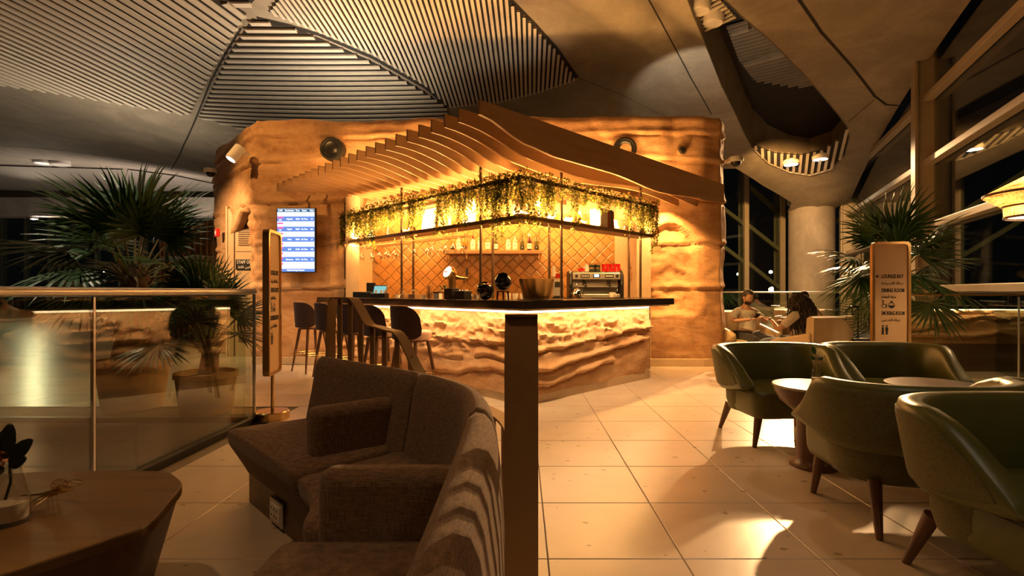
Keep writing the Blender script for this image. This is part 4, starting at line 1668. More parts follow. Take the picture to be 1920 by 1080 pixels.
MB().box((0, 0, .08), (.095, .075, .02)).build('lid', MT['walnut_x'], t, bevel=.003)
t = thing('herb_pot', 'small potted herb in a glass on the bar top', 'plant', on_top(833, 6.45))
MB().lathe([(0, 0), (.03, 0), (.034, .06), (0, .055)], n=14).build('pot', MT['clear'], t, smooth=True)
m = MB()
for _ in range(60):
    leaf_at(m, Vector((random.uniform(-.05, .05), random.uniform(-.04, .04), random.uniform(.06, .16))), (random.uniform(-1, 1), random.uniform(-1, 1), random.uniform(-.2, 1)), .035, random.random() < .4)
m.build('leaves', [MT['palm'], MT['vinedark']], t)
t = thing('napkin_caddy', 'black napkin caddy with a fan pattern on its front', 'caddy', on_top(847, 6.15), -PI / 4)
MB().box((0, 0, .065), (.15, .12, .13)).build('box', MT['black'], t, bevel=.004)
m = MB()
for k in range(9):
    a = math.radians(20 + 140 * k / 8)
    m.bar((0, -.0615, .02), (.055 * math.cos(a), -.0615, .02 + .095 * math.sin(a)), .002, .003)
m.build('fan_motif', MT['brass'], t)
t = thing('black_tray', 'low black tray holding sachets beside the napkin caddy', 'tray', on_top(868, 6.0), -PI / 4)
MB().box((0, 0, .05), (.18, .12, .10)).build('tray', MT['black'], t, bevel=.005)
for x in (-.05, 0, .05):
    MB().box((x, 0, .09), (.03, .05, .05)).build('sachet', MT['paper'], t)
t = thing('cup_stack', 'short row of white cups standing behind the black globe', 'cups', on_top(886, 6.0), 0)
for k in range(3):
    MB().lathe([(0, 0), (.025, 0), (.035, .06), (.032, .06), (0, .01)], (k * .075 - .03, 0, 0), 14).build('cup', MT['white'], t, smooth=True)

# beer tap
t = thing('beer_tap', 'golden beer tap column with round white badge and black lever', 'beer tap', on_top(848, 6.55), 0)
MB().lathe([(.0, 0), (.07, 0), (.07, .02), (.05, .035), (.048, .25), (.055, .30), (.045, .34), (0, .355)], n=24).build('column', MT['brass'], t, smooth=True)
ax = Vector((-.62, -.62, .42))
MB().lathe([(0, .035), (.085, .03), (.09, .0), (.07, -.06), (0, -.08)], (-.035, -.02, .33), 24, axis=ax).build('badge_ring', MT['brass'], t, smooth=True)
bd = MB().lathe([(0, .040), (.075, .0355)], (-.035, -.02, .33), 24, axis=ax).build('badge', glow('lit badge', (1, .92, .82), 1.0), t)
d3, u3, w3 = frame_of(ax)
m = MB()
for k in range(3):
    m.lathe([(0, .0425), (.010, .0420)], Vector((-.035, -.02, .33)) - u3 * (.035 - .018 * k) - w3 * .004, 10, axis=ax)
m.build('badge_mark', MT['red'], bd)
MB().tube([(.03, 0, .28), (.10, -.01, .265), (.17, -.02, .26), (.20, -.02, .26)], [.035, .022, .017, .015], 12).build('spout_arm', MT['brass'], t, smooth=True)
MB().tube([(.155, -.02, .255), (.15, -.02, .20)], [.012, .009], 10).build('spout', MT['brass'], t, smooth=True)
MB().tube([(.19, -.02, .26), (.19, -.02, .30)], .008, 8).build('lever_stem', MT['brass'], t)
MB().tube([(.19, -.02, .30), (.19, -.02, .39)], [.016, .014], 12).build('lever', MT['black'], t, smooth=True)


# two black globe bowls
def globe(t, z0, r, ax):
    axv = Vector(ax).normalized()
    n = 14
    prof = []
    for k in range(n + 1):
        a = math.radians(-90 + (90 + 48) * k / n)
        prof.append((max(0, r * math.cos(a)), r * math.sin(a)))
    rr = prof[-1][0]
    prof += [(rr * .93, prof[-1][1] + .012), (rr * .84, prof[-1][1] + .006), (rr * .80, prof[-1][1] - .03), (rr * .6, prof[-1][1] - .07), (0, prof[-1][1] - .09)]
    MB().lathe(prof, (0, 0, z0), 28, axis=axv).build('globe', MT['blackgloss'], t, smooth=True)
    h = prof[n][1]
    MB().lathe([(rr * 1.02, h - .02), (rr * 1.035, h - .012), (rr * 1.01, h - .004)], (0, 0, z0), 28, axis=axv).build('rim_band', MT['bronze'], t, smooth=True)


t = thing('black_globe', 'round black ceramic globe bowl resting on the bar top', 'bowl', on_top(910, 5.62))
globe(t, .098, .098, (-.35, -.55, .8))
for k in range(6):
    MB().lathe([(0, -.015), (.02, -.005), (.02, .008), (0, .016)], (-.035 + .03 * (k % 3), -.05 + .02 * (k // 3), .165), 8).build('wrapped_sweet', MT[('vine', 'brass', 'red')[k % 3]], t)
t = thing('black_globe', 'round black ceramic globe bowl raised on a small three-legged stand', 'bowl', on_top(943, 5.72))
globe(t, .20, .098, (-.05, -.6, .8))
st_ = thing('globe_stand', 'small dark three-legged stand under the raised black globe', 'stand', on_top(943, 5.72))
MB().lathe([(.045, .086), (.075, .09), (.078, .10), (.05, .10)], n=20).build('ring', MT['walnut'], st_, smooth=True)
for a in (200, 275, 340):
    x, y = .06 * math.cos(math.radians(a)), .06 * math.sin(math.radians(a))
    MB().tube([(x, y, .095), (x * 1.15, y * 1.15, 0)], [.011, .009], 10).build('leg', MT['walnut'], st_, smooth=True)

t = thing('ice_bucket', 'wide brushed gold ice bucket tapering to its base on a black tray', 'bucket', on_top(1006, 5.55))
MB().lathe([(0, .012), (.15, .012), (.152, .03), (.192, .222), (.194, .226), (.190, .226), (.145, .02), (0, .02)], n=48).build('bucket_body', MT['brass'], t, smooth=True)
o = MB().lathe([(0, 0), (.25, 0), (.255, .008), (.245, .009), (0, .005)], n=40).build('round_tray', MT['black'], smooth=True)
o.location = on_top(1012, 5.57)
tag(o, 'flat black tray lying under the gold ice bucket', 'tray')
t = thing('glass_row', 'low row of small pale tumblers behind the globe stand', 'tumblers', on_top(975, 6.1))
for k in range(4):
    MB().lathe([(0, 0), (.028, 0), (.033, .07), (.031, .07), (0, .006)], (-.14 + k * .085, 0, 0), 14).build('tumbler', MT['white'], t, smooth=True)

# coffee corner on a raised inner shelf of the short arm
ts_ = thing('machine_shelf', 'dark raised shelf behind the bar top carrying the coffee machine', 'shelf', (1.15, 7.95, 0))
MB().box((0, 0, .55), (1.55, .62, 1.02)).build('cabinet', MT['walnut_x'], ts_, bevel=.004)
MB().box((0, -.01, 1.08), (1.6, .66, .04)).build('top', MT['counter'], ts_, bevel=.004)
MZ = 1.10
cm = thing('coffee_machine', 'two-group stainless espresso machine with dark sides behind the bar', 'coffee machine', (1.13, 7.9, MZ), 0)
MB().box((0, .06, .22), (.70, .36, .12)).build('body_back', MT['steel'], cm, bevel=.01)
MB().box((0, .14, .13), (.70, .2, .26)).build('splash_plate', MT['steel'], cm, bevel=.004)
MB().box((0, -.08, .325), (.72, .30, .105)).build('head_panel', MT['steel'], cm, bevel=.012)
MB().box((0, .02, .385), (.72, .42, .018)).build('cup_rail', MT['chrome'], cm, bevel=.004)
MB().box((0, -.06, .03), (.70, .36, .05)).build('drip_tray', MT['steel'], cm, bevel=.006)
MB().box((0, -.06, .058), (.62, .30, .006)).build('drip_grid', MT['blackmetal'], cm)
for s in (-1, 1):
    P = [(-.24, .0), (.20, .0), (.22, .2), (.2, .40), (-.10, .42), (-.22, .36), (-.25, .2)]
    m = MB()
    m.add([(s * .365, y, z) for y, z in P] + [(s * .41, y, z) for y, z in P],
          [tuple(range(7)), tuple(range(13, 6, -1))] + [(i, (i + 1) % 7, 7 + (i + 1) % 7, 7 + i) for i in range(7)])
    m.build('side_cheek', MT['black'], cm, bevel=.015, fix=True)
for x in (-.17, .19):
    MB().lathe([(.0, .0), (.036, 0), (.036, .07), (.03, .075), (0, .075)], (x, -.13, .20), 18).build('group_head', MT['chrome'], cm, smooth=True)
    MB().tube([(x, -.16, .19), (x, -.30, .175)], [.012, .016], 10).build('portafilter', MT['black'], cm, smooth=True)
    b = MB().box((x, -.232, .325), (.13, .006, .05)).build('button_panel', MT['black'], cm)
    for k in range(5):
        MB().box((x - .045 + k * .0225, -.237, .325), (.012, .006, .024)).build('button', MT['white'], b)
MB().box((0, -.233, .33), (.10, .006, .055)).build('display_panel', MT['black'], cm)
MB().box((.0, -.2375, .332), (.07, .004, .04)).build('display', glow('machine display', (.55, .85, .95), 2.0), cm)
for x in (-.30, .31):
    MB().lathe([(.022, -.02), (.022, .006), (0, .008)], (x, -.233, .325), 14, axis=(0, -1, 0)).build('steam_knob', MT['black'], cm, smooth=True)
    MB().tube([(x, -.18, .27), (x, -.24, .2), (x, -.25, .09)], .006, 8).build('steam_wand', MT['chrome'], cm, smooth=True)


def cup_on(name, label, mat, x, y, z0, r=.035, h=.06, handle=True, group=None):
    t = thing(name, label, 'cup', (x, y, z0), 0, group)
    MB().lathe([(0, 0), (r * .7, 0), (r, h * .5), (r, h), (r * .93, h), (r * .9, h * .5), (0, .006)], n=16).build('cup_body', MT[mat], t, smooth=True)
    if handle:
        MB().tube([(r * .95, 0, h * .8), (r * 1.5, 0, h * .7), (r * 1.45, 0, h * .35), (r * .9, 0, h * .25)], .005, 6).build('handle', MT[mat], t, smooth=True)
    return t


CZ = MZ + .395
random.seed(4)
for k in range(10):
    cup_on('espresso_cup', 'red cup stacked on top of the coffee machine', 'red', 1.27 + (k % 5) * .058, 7.86 + .03 * (k % 2), CZ + (.062 if k > 4 else 0), .03, .06, False, 'red cups on the coffee machine')
for k in range(4):
    t = thing('tea_canister', 'dark green canister with pale lid on the coffee machine', 'canister', (1.09 + (k % 2) * .085, 7.84 + .1 * (k // 2), CZ), 0, 'dark green canisters on the coffee machine')
    MB().lathe([(0, 0), (.037, 0), (.038, .005), (.038, .11), (0, .11)], n=16).build('tin', MT['darkgreen'], t, smooth=True)
    MB().lathe([(.039, .105), (.039, .128), (.02, .132), (0, .132)], n=16).build('lid', MT['fin'], t, smooth=True)
    MB().lathe([(.0385, .04), (.0385, .065)], n=16).build('label_band', MT['brass'], t, smooth=True)
lathe_thing('white_jug', 'white rounded jug on the left of the coffee machine top', 'jug', (1.0, 7.85, CZ), [(0, 0), (.035, 0), (.048, .04), (.04, .08), (.025, .1), (.028, .12), (0, .118)], 'white')
for k in range(2):
    cup_on('espresso_cup', 'red cup lying first on the coffee machine beside the white jug', 'red', .90 + k * .055, 7.84, CZ, .03, .05, False, 'red cups beside the white jug')
t = cup_on('coffee_mug', 'white mug standing before the coffee machine', 'white', 1.43, 7.5, MZ, .042, .08)
t.location = on_top(1148, 7.35)
gr = thing('coffee_grinder', 'tall coffee grinder with clear hopper beside the machine', 'grinder', (.56, 7.85, MZ), 0)
MB().box((0, 0, .14), (.16, .22, .28)).build('body', MT['steel'], gr, bevel=.015)
MB().box((0, -.112, .20), (.10, .01, .08)).build('panel', MT['blackmetal'], gr)
MB().lathe([(0, .28), (.05, .28), (.05, .31), (.075, .38), (.075, .47), (0, .48)], n=18).build('hopper', MT['clear'], gr, smooth=True)
MB().box((-.06, -.02, .40), (.05, .1, .16)).build('hopper_guard', MT['whiteplastic'], gr, bevel=.006)
MB().lathe([(0, .30), (.04, .31), (.05, .36), (0, .37)], n=14).build('beans', MT['red'], gr, smooth=True)
MB().box((0, -.14, .02), (.14, .14, .02)).build('tray', MT['blackmetal'], gr)
kt = thing('steel_kettle', 'small polished kettle with curved spout before the coffee machine', 'kettle', on_top(1082, 7.15), 0)
MB().lathe([(0, 0), (.062, 0), (.065, .01), (.05, .10), (.035, .125), (.012, .14), (.012, .155), (0, .16)], n=20).build('kettle_body', MT['chrome'], kt, smooth=True)
MB().tube([(-.055, 0, .05), (-.09, 0, .07), (-.10, 0, .12), (-.125, 0, .15)], [.012, .009, .007, .006], 8).build('spout', MT['chrome'], kt, smooth=True)
MB().tube([(.045, 0, .12), (.09, 0, .13), (.09, 0, .06), (.055, 0, .035)], .007, 8).build('handle', MT['black'], kt, smooth=True)
o = MB().box((0, 0, .006), (.42, .24, .012)).build('bar_mat', MT['black'], bevel=.003)
o.location = on_top(1140, 6.9)
o.rotation_euler = (0, 0, PI / 4)
tag(o, 'black bar mat lying on the short arm of the bar top', 'mat')

# ================================================================ BAR STOOLS
def stool():
    t = empty('bar_stool')
    # local: the back is on -y, the bar on +y
    m = MB()
    rows = []
    for z, r in ((.655, .17), (.66, .19), (.70, .205), (.735, .205), (.752, .19), (.758, .12), (.76, .02)):
        rows.append([(r * math.cos(a) * 1.0, r * math.sin(a) * .98 + .01, z) for a in [2 * PI * k / 28 for k in range(28)]])
    m.grid(rows, wrap=True)
    m.build('seat', MT['pink'], t, smooth=True)
    MB().lathe([(0, .635), (.17, .635), (.175, .657), (0, .657)], n=28).build('seat_base', MT['walnut'], t, smooth=True)
    R, th, n = .225, .035, 30
    for nm, r0, r1, mat in (('backrest', R, R + th, 'stoolback'), ('back_lining', R - .018, R + .001, 'pink')):
        rws = [[], [], [], []]
        for k in range(n + 1):
            a = -72 + 144 * k / n
            w = abs(a) / 72
            top = .80 + .235 * math.sqrt(max(0, 1 - max(0, (w - .30) / .70) ** 2.4))
            if w > .97:
                top -= .02
            bot = .665 + .05 * max(0, (w - .6) / .4) ** 2
            if nm == 'back_lining':
                top -= .012
                bot += .012
            x, y = math.sin(math.radians(a)), -math.cos(math.radians(a))
            fl = 1 + .05
            for q, (r, z) in enumerate(((r0, bot), (r1 * .94 if r1 > R + .01 else r1, bot), (r1 * 1.03, top), (r0 * 1.03, top))):
                rws[q].append((r * x, r * y + .02, z))
        m = MB().grid([rws[0], rws[1], rws[2], rws[3], rws[0]])
        m.add([rws[q][0] for q in range(4)] + [rws[q][-1] for q in range(4)], [(0, 1, 2, 3), (7, 6, 5, 4)])
        m.build(nm, MT[mat], t, smooth=True, bevel=.008, fix=True)
    for sx in (-1, 1):
        for sy in (-1, 1):
            a, b = Vector((sx * .12, sy * .12, .64)), Vector((sx * .205, sy * .20, 0))
            lg = MB().tube([a, a.lerp(b, .58)], [.023, .018], 12).build('leg', MT['walnut'], t, smooth=True)
            MB().tube([a.lerp(b, .5), a.lerp(b, .62)], [.0195, .0180], 12).build('brass_sleeve', MT['brass'], lg, smooth=True)
            MB().tube([a.lerp(b, .62), b], [.0165, .011], 12).build('leg_tip', MT['walnut'], lg, smooth=True)
    for z, k in ((.285, .555), (.255, .60)):
        c = [Vector((sx * .12, sy * .12, .64)).lerp(Vector((sx * .205, sy * .20, 0)), k) for sx, sy in ((-1, -1), (1, -1), (1, 1), (-1, 1))]
        m = MB()
        for i in range(4):
            m.tube([c[i], c[(i + 1) % 4]], .005, 6)
        m.build('foot_rail', MT['brass'], t)
    return t


proto = None
SL = ['bar stool at the far end of the bar, beside the wall screen', 'second bar stool from the wall screen end', 'middle bar stool of the five along the bar',
      'second bar stool from the bar corner, behind the slatted railing', 'bar stool nearest the bar corner, its pale seat showing']
for i, t in enumerate((4.09, 3.37, 2.70, 2.03, 1.37)):
    o = stool() if proto is None else copy_tree(proto)
    proto = proto or o
    o.location = (-.247 - Q * t, 4.78 + Q * t, 0)
    o.rotation_euler = (0, 0, -PI / 4 + (.10, -.02, .12, -.10, .05)[i])
    tag(o, SL[i], 'bar stool', 'bar stools')

# ================================================================ CURVED SOFA
def offset_path(path):
    """plan path -> list of (point, outward normal)"""
    out = []
    n = len(path)
    for i in range(n):
        d = (Vector(path[min(i + 1, n - 1)]) - Vector(path[max(i - 1, 0)])).normalized()
        out.append((Vector(path[i]), Vector((-d.y, d.x))))
    return out


def spline(pts, n):
    out = []
    P = [Vector(p) for p in pts]
    m = len(P)
    for i in range(m - 1):
        p0, p1, p2, p3 = P[max(i - 1, 0)], P[i], P[i + 1], P[min(i + 2, m - 1)]
        for k in range(n):
            t = k / n
            out.append(.5 * ((2 * p1) + (p2 - p0) * t + (2 * p0 - 5 * p1 + 4 * p2 - p3) * t * t + (3 * p1 - p0 - 3 * p2 + p3) * t ** 3))
    out.append(P[-1])
    return out


# outer line of the sofa back, from the far end towards and past the camera; outward is to the right
SOFA = spline([(-1.17, 3.25), (-.84, 2.96), (-.50, 2.66), (-.28, 2.42), (-.13, 2.16), (-.065, 1.88), (-.048, 1.6), (-.045, 1.2), (-.045, .8), (-.05, .4), (-.06, 0), (-.07, -.35)], 6)
SO = [(p, n) for p, n in offset_path([tuple(p) for p in SOFA])]
sofa = thing('curved_sofa', 'curved taupe woven sofa with dividing arms and walnut plinth', 'sofa', (-.9, 2.0, 0))
SOFF = Vector((-.9, 2.0, 0))


def sweep(sec, i0, i1, close=True):
    """sec: (offset inward from the outer line, z)"""
    rows = []
    for i in range(i0, i1 + 1):
        p, n = SO[i]
        rows.append([(p.x - n.x * a - SOFF.x, p.y - n.y * a - SOFF.y, z) for a, z in sec])
    m = MB()
    k = len(sec)
    # pull the two ends in a little for a cushioned look
    def shrink(r, q):
        c = sum((Vector(v) for v in r), Vector()) / len(r)
        return [tuple(c + (Vector(v) - c) * q) for v in r]
    e0, e1 = rows[0], rows[-1]
    d0 = (Vector(rows[0][0]) - Vector(rows[1][0])).normalized() * .022
    d1 = (Vector(rows[-1][0]) - Vector(rows[-2][0])).normalized() * .022
    d0.z = d1.z = 0
    R = [[tuple(Vector(v) + d0) for v in shrink(e0, .86)]] + rows + [[tuple(Vector(v) + d1) for v in shrink(e1, .86)]]
    m.grid(R, wrap=True)
    m.add(R[0], [tuple(range(k))])
    m.add(R[-1], [tuple(range(k - 1, -1, -1))])
    return m


# outward normal must point to the right / away from the sitter
flip = 1 if SO[len(SO) // 2][1].x > 0 else -1
SO = [(p, n * flip) for p, n in SO]
BACK = [(.005, .18), (.0, .30), (.012, .55), (.03, .70), (.045, .755), (.07, .785), (.10, .79), (.125, .77), (.14, .73), (.165, .58), (.20, .42), (.215, .30), (.20, .18)]
cuts = [0, 13, 33, len(SO) - 1]
for a, b in zip(cuts, cuts[1:]):
    sweep(BACK, a + (1 if a else 0), b - 0).build('back_cushion', MT['sofa'], sofa, smooth=True, angle=60, fix=True)


def seat_block(poly, ztop, zbot, taper_dir, name='seat_cushion', dome=.015):
    """poly in plan; front edges (flagged) draw in towards the bottom"""
    c = sum((Vector(p[:2]) for p in poly), Vector((0, 0))) / len(poly)

    def ring(k_out, z):
        out = []
        for i, p in enumerate(poly):
            v = Vector(p[:2])
            d = (v - c)
            amt = p[2] if len(p) > 2 else 0
            out.append((v.x + taper_dir.x * amt * k_out - SOFF.x, v.y + taper_dir.y * amt * k_out - SOFF.y, z))
        return out

    def inset(r, q, z):
        cc = sum((Vector(v) for v in r), Vector()) / len(r)
        return [(cc.x + (v[0] - cc.x) * q, cc.y + (v[1] - cc.y) * q, z) for v in r]
    rows = [ring(.105, zbot), ring(.075, zbot + .06), ring(.01, ztop - .08), inset(ring(0, 0), .998, ztop - .03), inset(ring(0, 0), .985, ztop - .008), inset(ring(0, 0), .95, ztop), inset(ring(0, 0), .5, ztop + dome)]
    m = MB().grid(rows, wrap=True)
    n = len(poly)
    m.add(rows[-1], [tuple(range(n))])
    m.add(rows[0], [tuple(range(n - 1, -1, -1))])
    return m.build(name, MT['sofa'], sofa, smooth=True, angle=50, fix=True)


def rp(poly, r=.06, flags=None):
    """rounded polygon that keeps a taper flag per corner"""
    out = []
    m = len(poly)
    for i in range(m):
        p, a, b = Vector(poly[i][:2]), Vector(poly[i - 1][:2]), Vector(poly[(i + 1) % m][:2])
        fl = poly[i][2]
        d1, d2 = a - p, b - p
        rr = min(r, d1.length * .4, d2.length * .4)
        p1, p2 = p + d1.normalized() * rr, p + d2.normalized() * rr
        for k in range(5):
            t = k / 4
            q = p1 * (1 - t) ** 2 + p * 2 * t * (1 - t) + p2 * t * t
            out.append((q.x, q.y, fl))
    return out


s1 = [(-1.66, 2.86, 1), (-.955, 2.155, 1), (-.60, 2.56, 0), (-1.24, 3.17, .3)]
seat_block(rp(s1, .07), .425, .17, Vector((.707, .707)))
s2 = [(-.945, 2.145, 1), (-.84, 2.02, 1), (-.765, 1.86, 1), (-.735, 1.70, 1), (-.20, 1.66, 0), (-.23, 1.9, 0), (-.33, 2.2, 0), (-.58, 2.53, 0)]
seat_block(rp(s2, .04), .415, .17, Vector((.9, .35)))
s3 = [(-.735, 1.60, 1), (-.735, .2, 1), (-.735, -.3, 1), (-.21, -.3, 0), (-.2, .6, 0), (-.2, 1.60, 0)]
seat_block(rp(s3, .05), .425, .17, Vector((1, 0)))
# dividing arms
def arm(a, b, w, z0, z1, name='dividing_arm'):
    a, b = Vector(a), Vector(b)
    d = (b - a).normalized()
    n = Vector((-d.y, d.x))
    L = (b - a).length
    m = MB().box((0, 0, (z1 - z0) / 2), (L, w, z1 - z0))
    o = m.build(name, MT['sofa'], sofa, smooth=True, bevel=.045, seg=4)
    c = (a + b) / 2
    o.location = (c.x - SOFF.x, c.y - SOFF.y, z0)
    o.rotation_euler = (0, 0, math.atan2(d.y, d.x))
    return o


arm((-.99, 2.38), (-.44, 2.83), .12, .34, .65)
arm((-.645, 1.655), (-.10, 1.655), .115, .34, .625)
# walnut plinth
pth = MB()
pth.prism([(x + .9, y - 2) for x, y in ((-1.54, 2.90), (-.85, 2.21), (-.72, 2.0), (-.63, 1.62), (-.61, 1.4), (-.61, -.3), (-.12, -.3), (-.10, 1.6), (-.20, 2.2), (-.56, 2.6), (-1.20, 3.16))], 0, .18)
pth.build('plinth', MT['walnut_x'], sofa)
so = thing('floor_socket', 'white double socket plate with steel surround on the sofa plinth', 'socket', (-1.228, 2.571, .085), math.radians(-45))
MB().box((0, 0, 0), (.165, .012, .125)).build('surround', MT['steel'], so, bevel=.004)
pt = MB().box((0, -.008, .0), (.12, .010, .075)).build('plate', MT['whiteplastic'], so, bevel=.003)
for x in (-.034, .0, .034):
    for z in (-.018, .016):
        MB().box((x, -.0135, z), (.008, .002, .010)).build('pin_hole', MT['ink'], pt)
MB().box((.017, -.0145, .0), (.014, .004, .022)).build('switch', MT['white'], pt)

# ================================================================ SLATTED BRASS RAILING behind the sofa
GAP = .045
RP = [(p + n * GAP) for p, n in SO]
# arc length along the railing from its far end to the near end at y = 1.0
idx = [i for i, p in enumerate(RP) if p.y > .97]
e_ = (RP[0] - RP[2]).normalized()
RN = [SO[0][1], SO[0][1]] + [SO[i][1] for i in idx]
RP = [RP[0] + e_ * .16, RP[0] + e_ * .08] + [RP[i] for i in idx]
sl_ = [0]
for a, b in zip(RP, RP[1:]):
    sl_.append(sl_[-1] + (b - a).length)
TL = sl_[-1]
rl = thing('slatted_railing', 'bent bronze railing with upright flat slats behind the curved sofa', 'railing', (RP[0].x, RP[0].y, 0))
ro = Vector((RP[0].x, RP[0].y, 0))


def rail_pt(s):
    s = min(max(s, 0), TL)
    for i in range(len(sl_) - 1):
        if s <= sl_[i + 1] + 1e-9:
            t = (s - sl_[i]) / (sl_[i + 1] - sl_[i])
            return RP[i].lerp(RP[i + 1], t), RN[i].lerp(RN[i + 1], t).normalized()
    return RP[-1], RN[-1]


ZTAB = [(0, 1.15), (.26, 1.15), (.50, .985), (.72, .965), (1.02, .72), (1.5, .66), (TL - .62, .66), (TL - .34, .93), (TL - .14, 1.11), (TL - .05, 1.14), (TL, 1.14)]
prof = [(0.0, .0), (0.0, .95), (.01, 1.08), (.035, 1.13), (.07, 1.15)]
k = .07
while k < TL - .055:
    k += .03
    prof.append((k, lerp_table(ZTAB, k)))
prof += [(TL - .045, 1.132), (TL - .012, 1.10), (TL, 1.05), (TL, 0)]
W_, T_ = .066, .010
A, B, C_, D_ = [], [], [], []
for i, (s, z) in enumerate(prof):
    p, n = rail_pt(s)
    ds = prof[min(i + 1, len(prof) - 1)][0] - prof[max(i - 1, 0)][0]
    dz = prof[min(i + 1, len(prof) - 1)][1] - prof[max(i - 1, 0)][1]
    L = math.hypot(ds, dz) or 1
    q0, _ = rail_pt(s - .02)
    q1, _ = rail_pt(s + .02)
    tang = (q1 - q0).normalized()
    ns, nzv = -dz / L, ds / L
    nv = Vector((tang.x * ns, tang.y * ns, nzv)) * T_ / 2
    c = Vector((p.x, p.y, z)) - ro
    w = Vector((n.x, n.y, 0)) * W_ / 2
    A.append(c - w - nv)
    B.append(c + w - nv)
    C_.append(c + w + nv)
    D_.append(c - w + nv)
m = MB().grid([A, B, C_, D_, A])
m.build('bent_rail', MT['bronze'], rl, smooth=True, angle=30, fix=True)
s = .12
while s < TL - .06:
    p, n = rail_pt(s)
    z = lerp_table(ZTAB, s) - .004
    d = Vector((-n.y, n.x))
    o = MB().box((0, 0, z / 2), (.034, .010, z)).build('slat', MT['bronze'], rl)
    o.location = (p.x - ro.x, p.y - ro.y, 0)
    o.rotation_euler = (0, 0, math.atan2(d.y, d.x) + (.25 if s < 1.2 else 0))
    s += .125

# ================================================================ COFFEE TABLE on the left
tbp = [(-2.6, 1.95), (-1.95, 2.12), (-1.46, 2.12), (-1.30, 1.98), (-1.175, 1.62), (-1.36, 1.34), (-2.0, .62), (-2.7, .9)]
ctb = thing('coffee_table', 'low faceted oak coffee table with dark walnut sides', 'table', (-1.9, 1.5, 0))
P = [(x + 1.9, y - 1.5) for x, y in tbp]
MB().prism(round_poly(P, .07, 5), .415, .45).build('table_top', MT['oak_top'], ctb, bevel=.006)
P2 = [(x * .985, y * .985) for x, y in P]
P0 = [(x * .84, y * .84) for x, y in P]
MB().prism(round_poly(P0, .06, 5), 0, .415, poly_top=round_poly(P2, .07, 5)).build('tapered_base', MT['walnut_x'], ctb, smooth=True, angle=30)

v1 = thing('sand_vase', 'clear glass vase with white sand and a dark orchid stem on the oak table', 'vase', (-1.64, 1.64, .4505))
v1.scale = (1.3, 1.3, 1.3)
MB().lathe([(0, 0), (.038, 0), (.041, .006), (.039, .06), (.034, .10), (.027, .125), (.025, .138), (.0235, .138), (.0255, .124), (.032, .10), (.037, .06), (.036, .008), (0, .008)], n=28).build('glass', MT['clear'], v1, smooth=True)
MB().lathe([(0, .009), (.0355, .010), (.0365, .05), (0, .058)], n=24).build('sand', MT['sandfill'], v1, smooth=True)
MB().tube([(-.01, 0, .055), (.004, 0, .10), (.002, 0, .16), (-.012, .0, .20)], .003, 6).build('stem', MT['vinedark'], v1)
random.seed(9)


def broad_leaf(m, p, d, L, wd, up_):
    d, u_ = Vector(d).normalized(), Vector(up_)
    s = d.cross(u_).normalized()
    n = s.cross(d)
    pts = []
    for t, w in ((0, .15), (.2, .75), (.45, 1), (.75, .8), (.93, .4), (1, .05)):
        c = p + d * L * t + n * (-.25 * L * t * t)
        pts.append((c - s * wd * w / 2, c + n * wd * .08, c + s * wd * w / 2))
    m.grid([[a, b, c] for a, b, c in pts])


for p, d, L in (((-.008, 0, .16), (-.1, 0, 1), .08), ((.0, 0, .15), (.75, -.1, .9), .07), ((.0, 0, .14), (.6, -.2, .3), .05), ((-.01, 0, .13), (-.9, -.2, -.1), .06), ((.0, 0, .16), (-.7, .1, .7), .07)):
    m = MB()
    broad_leaf(m, Vector(p), d, L, L * .62, (0, -1, .3))
    m.build('leaf', plain('dark orchid leaf', (.012, .018, .012), .35), v1, smooth=True)
m = MB()
for _ in range(26):
    leaf_at(m, Vector((random.uniform(-.05, .005), random.uniform(-.02, .01), random.uniform(.145, .185))), (random.uniform(-1, 1), random.uniform(-1, .3), random.uniform(-.5, .8)), .022, 0)
m.build('petals', plain('rust petals', (.40, .13, .05), .6), v1)

bf = thing('brass_dragonfly', 'small brass insect ornament with veined wings on the oak table', 'ornament', (-1.66, 1.81, .4505), .1)
bf.scale = (1.15, 1.15, 1.15)
MB().tube([(-.085, 0, .020), (-.03, 0, .022), (0, 0, .026), (.03, 0, .03), (.045, 0, .03)], [.003, .004, .009, .007, .003], 10).build('body', MT['brass'], bf, smooth=True)
for k, (sx, ang) in enumerate(((1, 62), (1, 25), (-1, 30))):
    wv = MB()
    a = math.radians(ang)
    base = Vector((.0, 0, .03))
    d = Vector((math.cos(a) * .75, -.35 * sx, math.sin(a))).normalized()
    s_ = Vector((1, 0, -.25)).normalized()
    edge = []
    for t, w0, w1 in ((0, 0, .004), (.3, -.003, .022), (.6, .0, .040), (.85, .006, .044), (1, .018, .034)):
        edge.append((base + d * .055 * t + s_ * w0, base + d * .055 * t + s_ * w1))
    for i in range(len(edge) - 1):
        wv.tube([edge[i][0], edge[i + 1][0]], .0012, 5)
        wv.tube([edge[i][1], edge[i + 1][1]], .0012, 5)
    wv.tube([edge[-1][0], edge[-1][1]], .0012, 5)
    for q in (.25, .5, .75):
        wv.tube([edge[i][0].lerp(edge[i][1], q) for i in range(len(edge))], .0008, 4)
    for i in (1, 2, 3):
        wv.tube([edge[i][0], edge[i][1]], .0008, 4)
    wv.build('wing', MT['brass'], bf)
for x, s in ((-.012, -1), (.0, -1), (.015, -1), (-.012, 1), (.0, 1), (.015, 1)):
    MB().tube([(x, 0, .022), (x - .012, s * .02, .018), (x - .03, s * .04, .002)], [.003, .0025, .002], 6).build('leg', MT['brass'], bf)


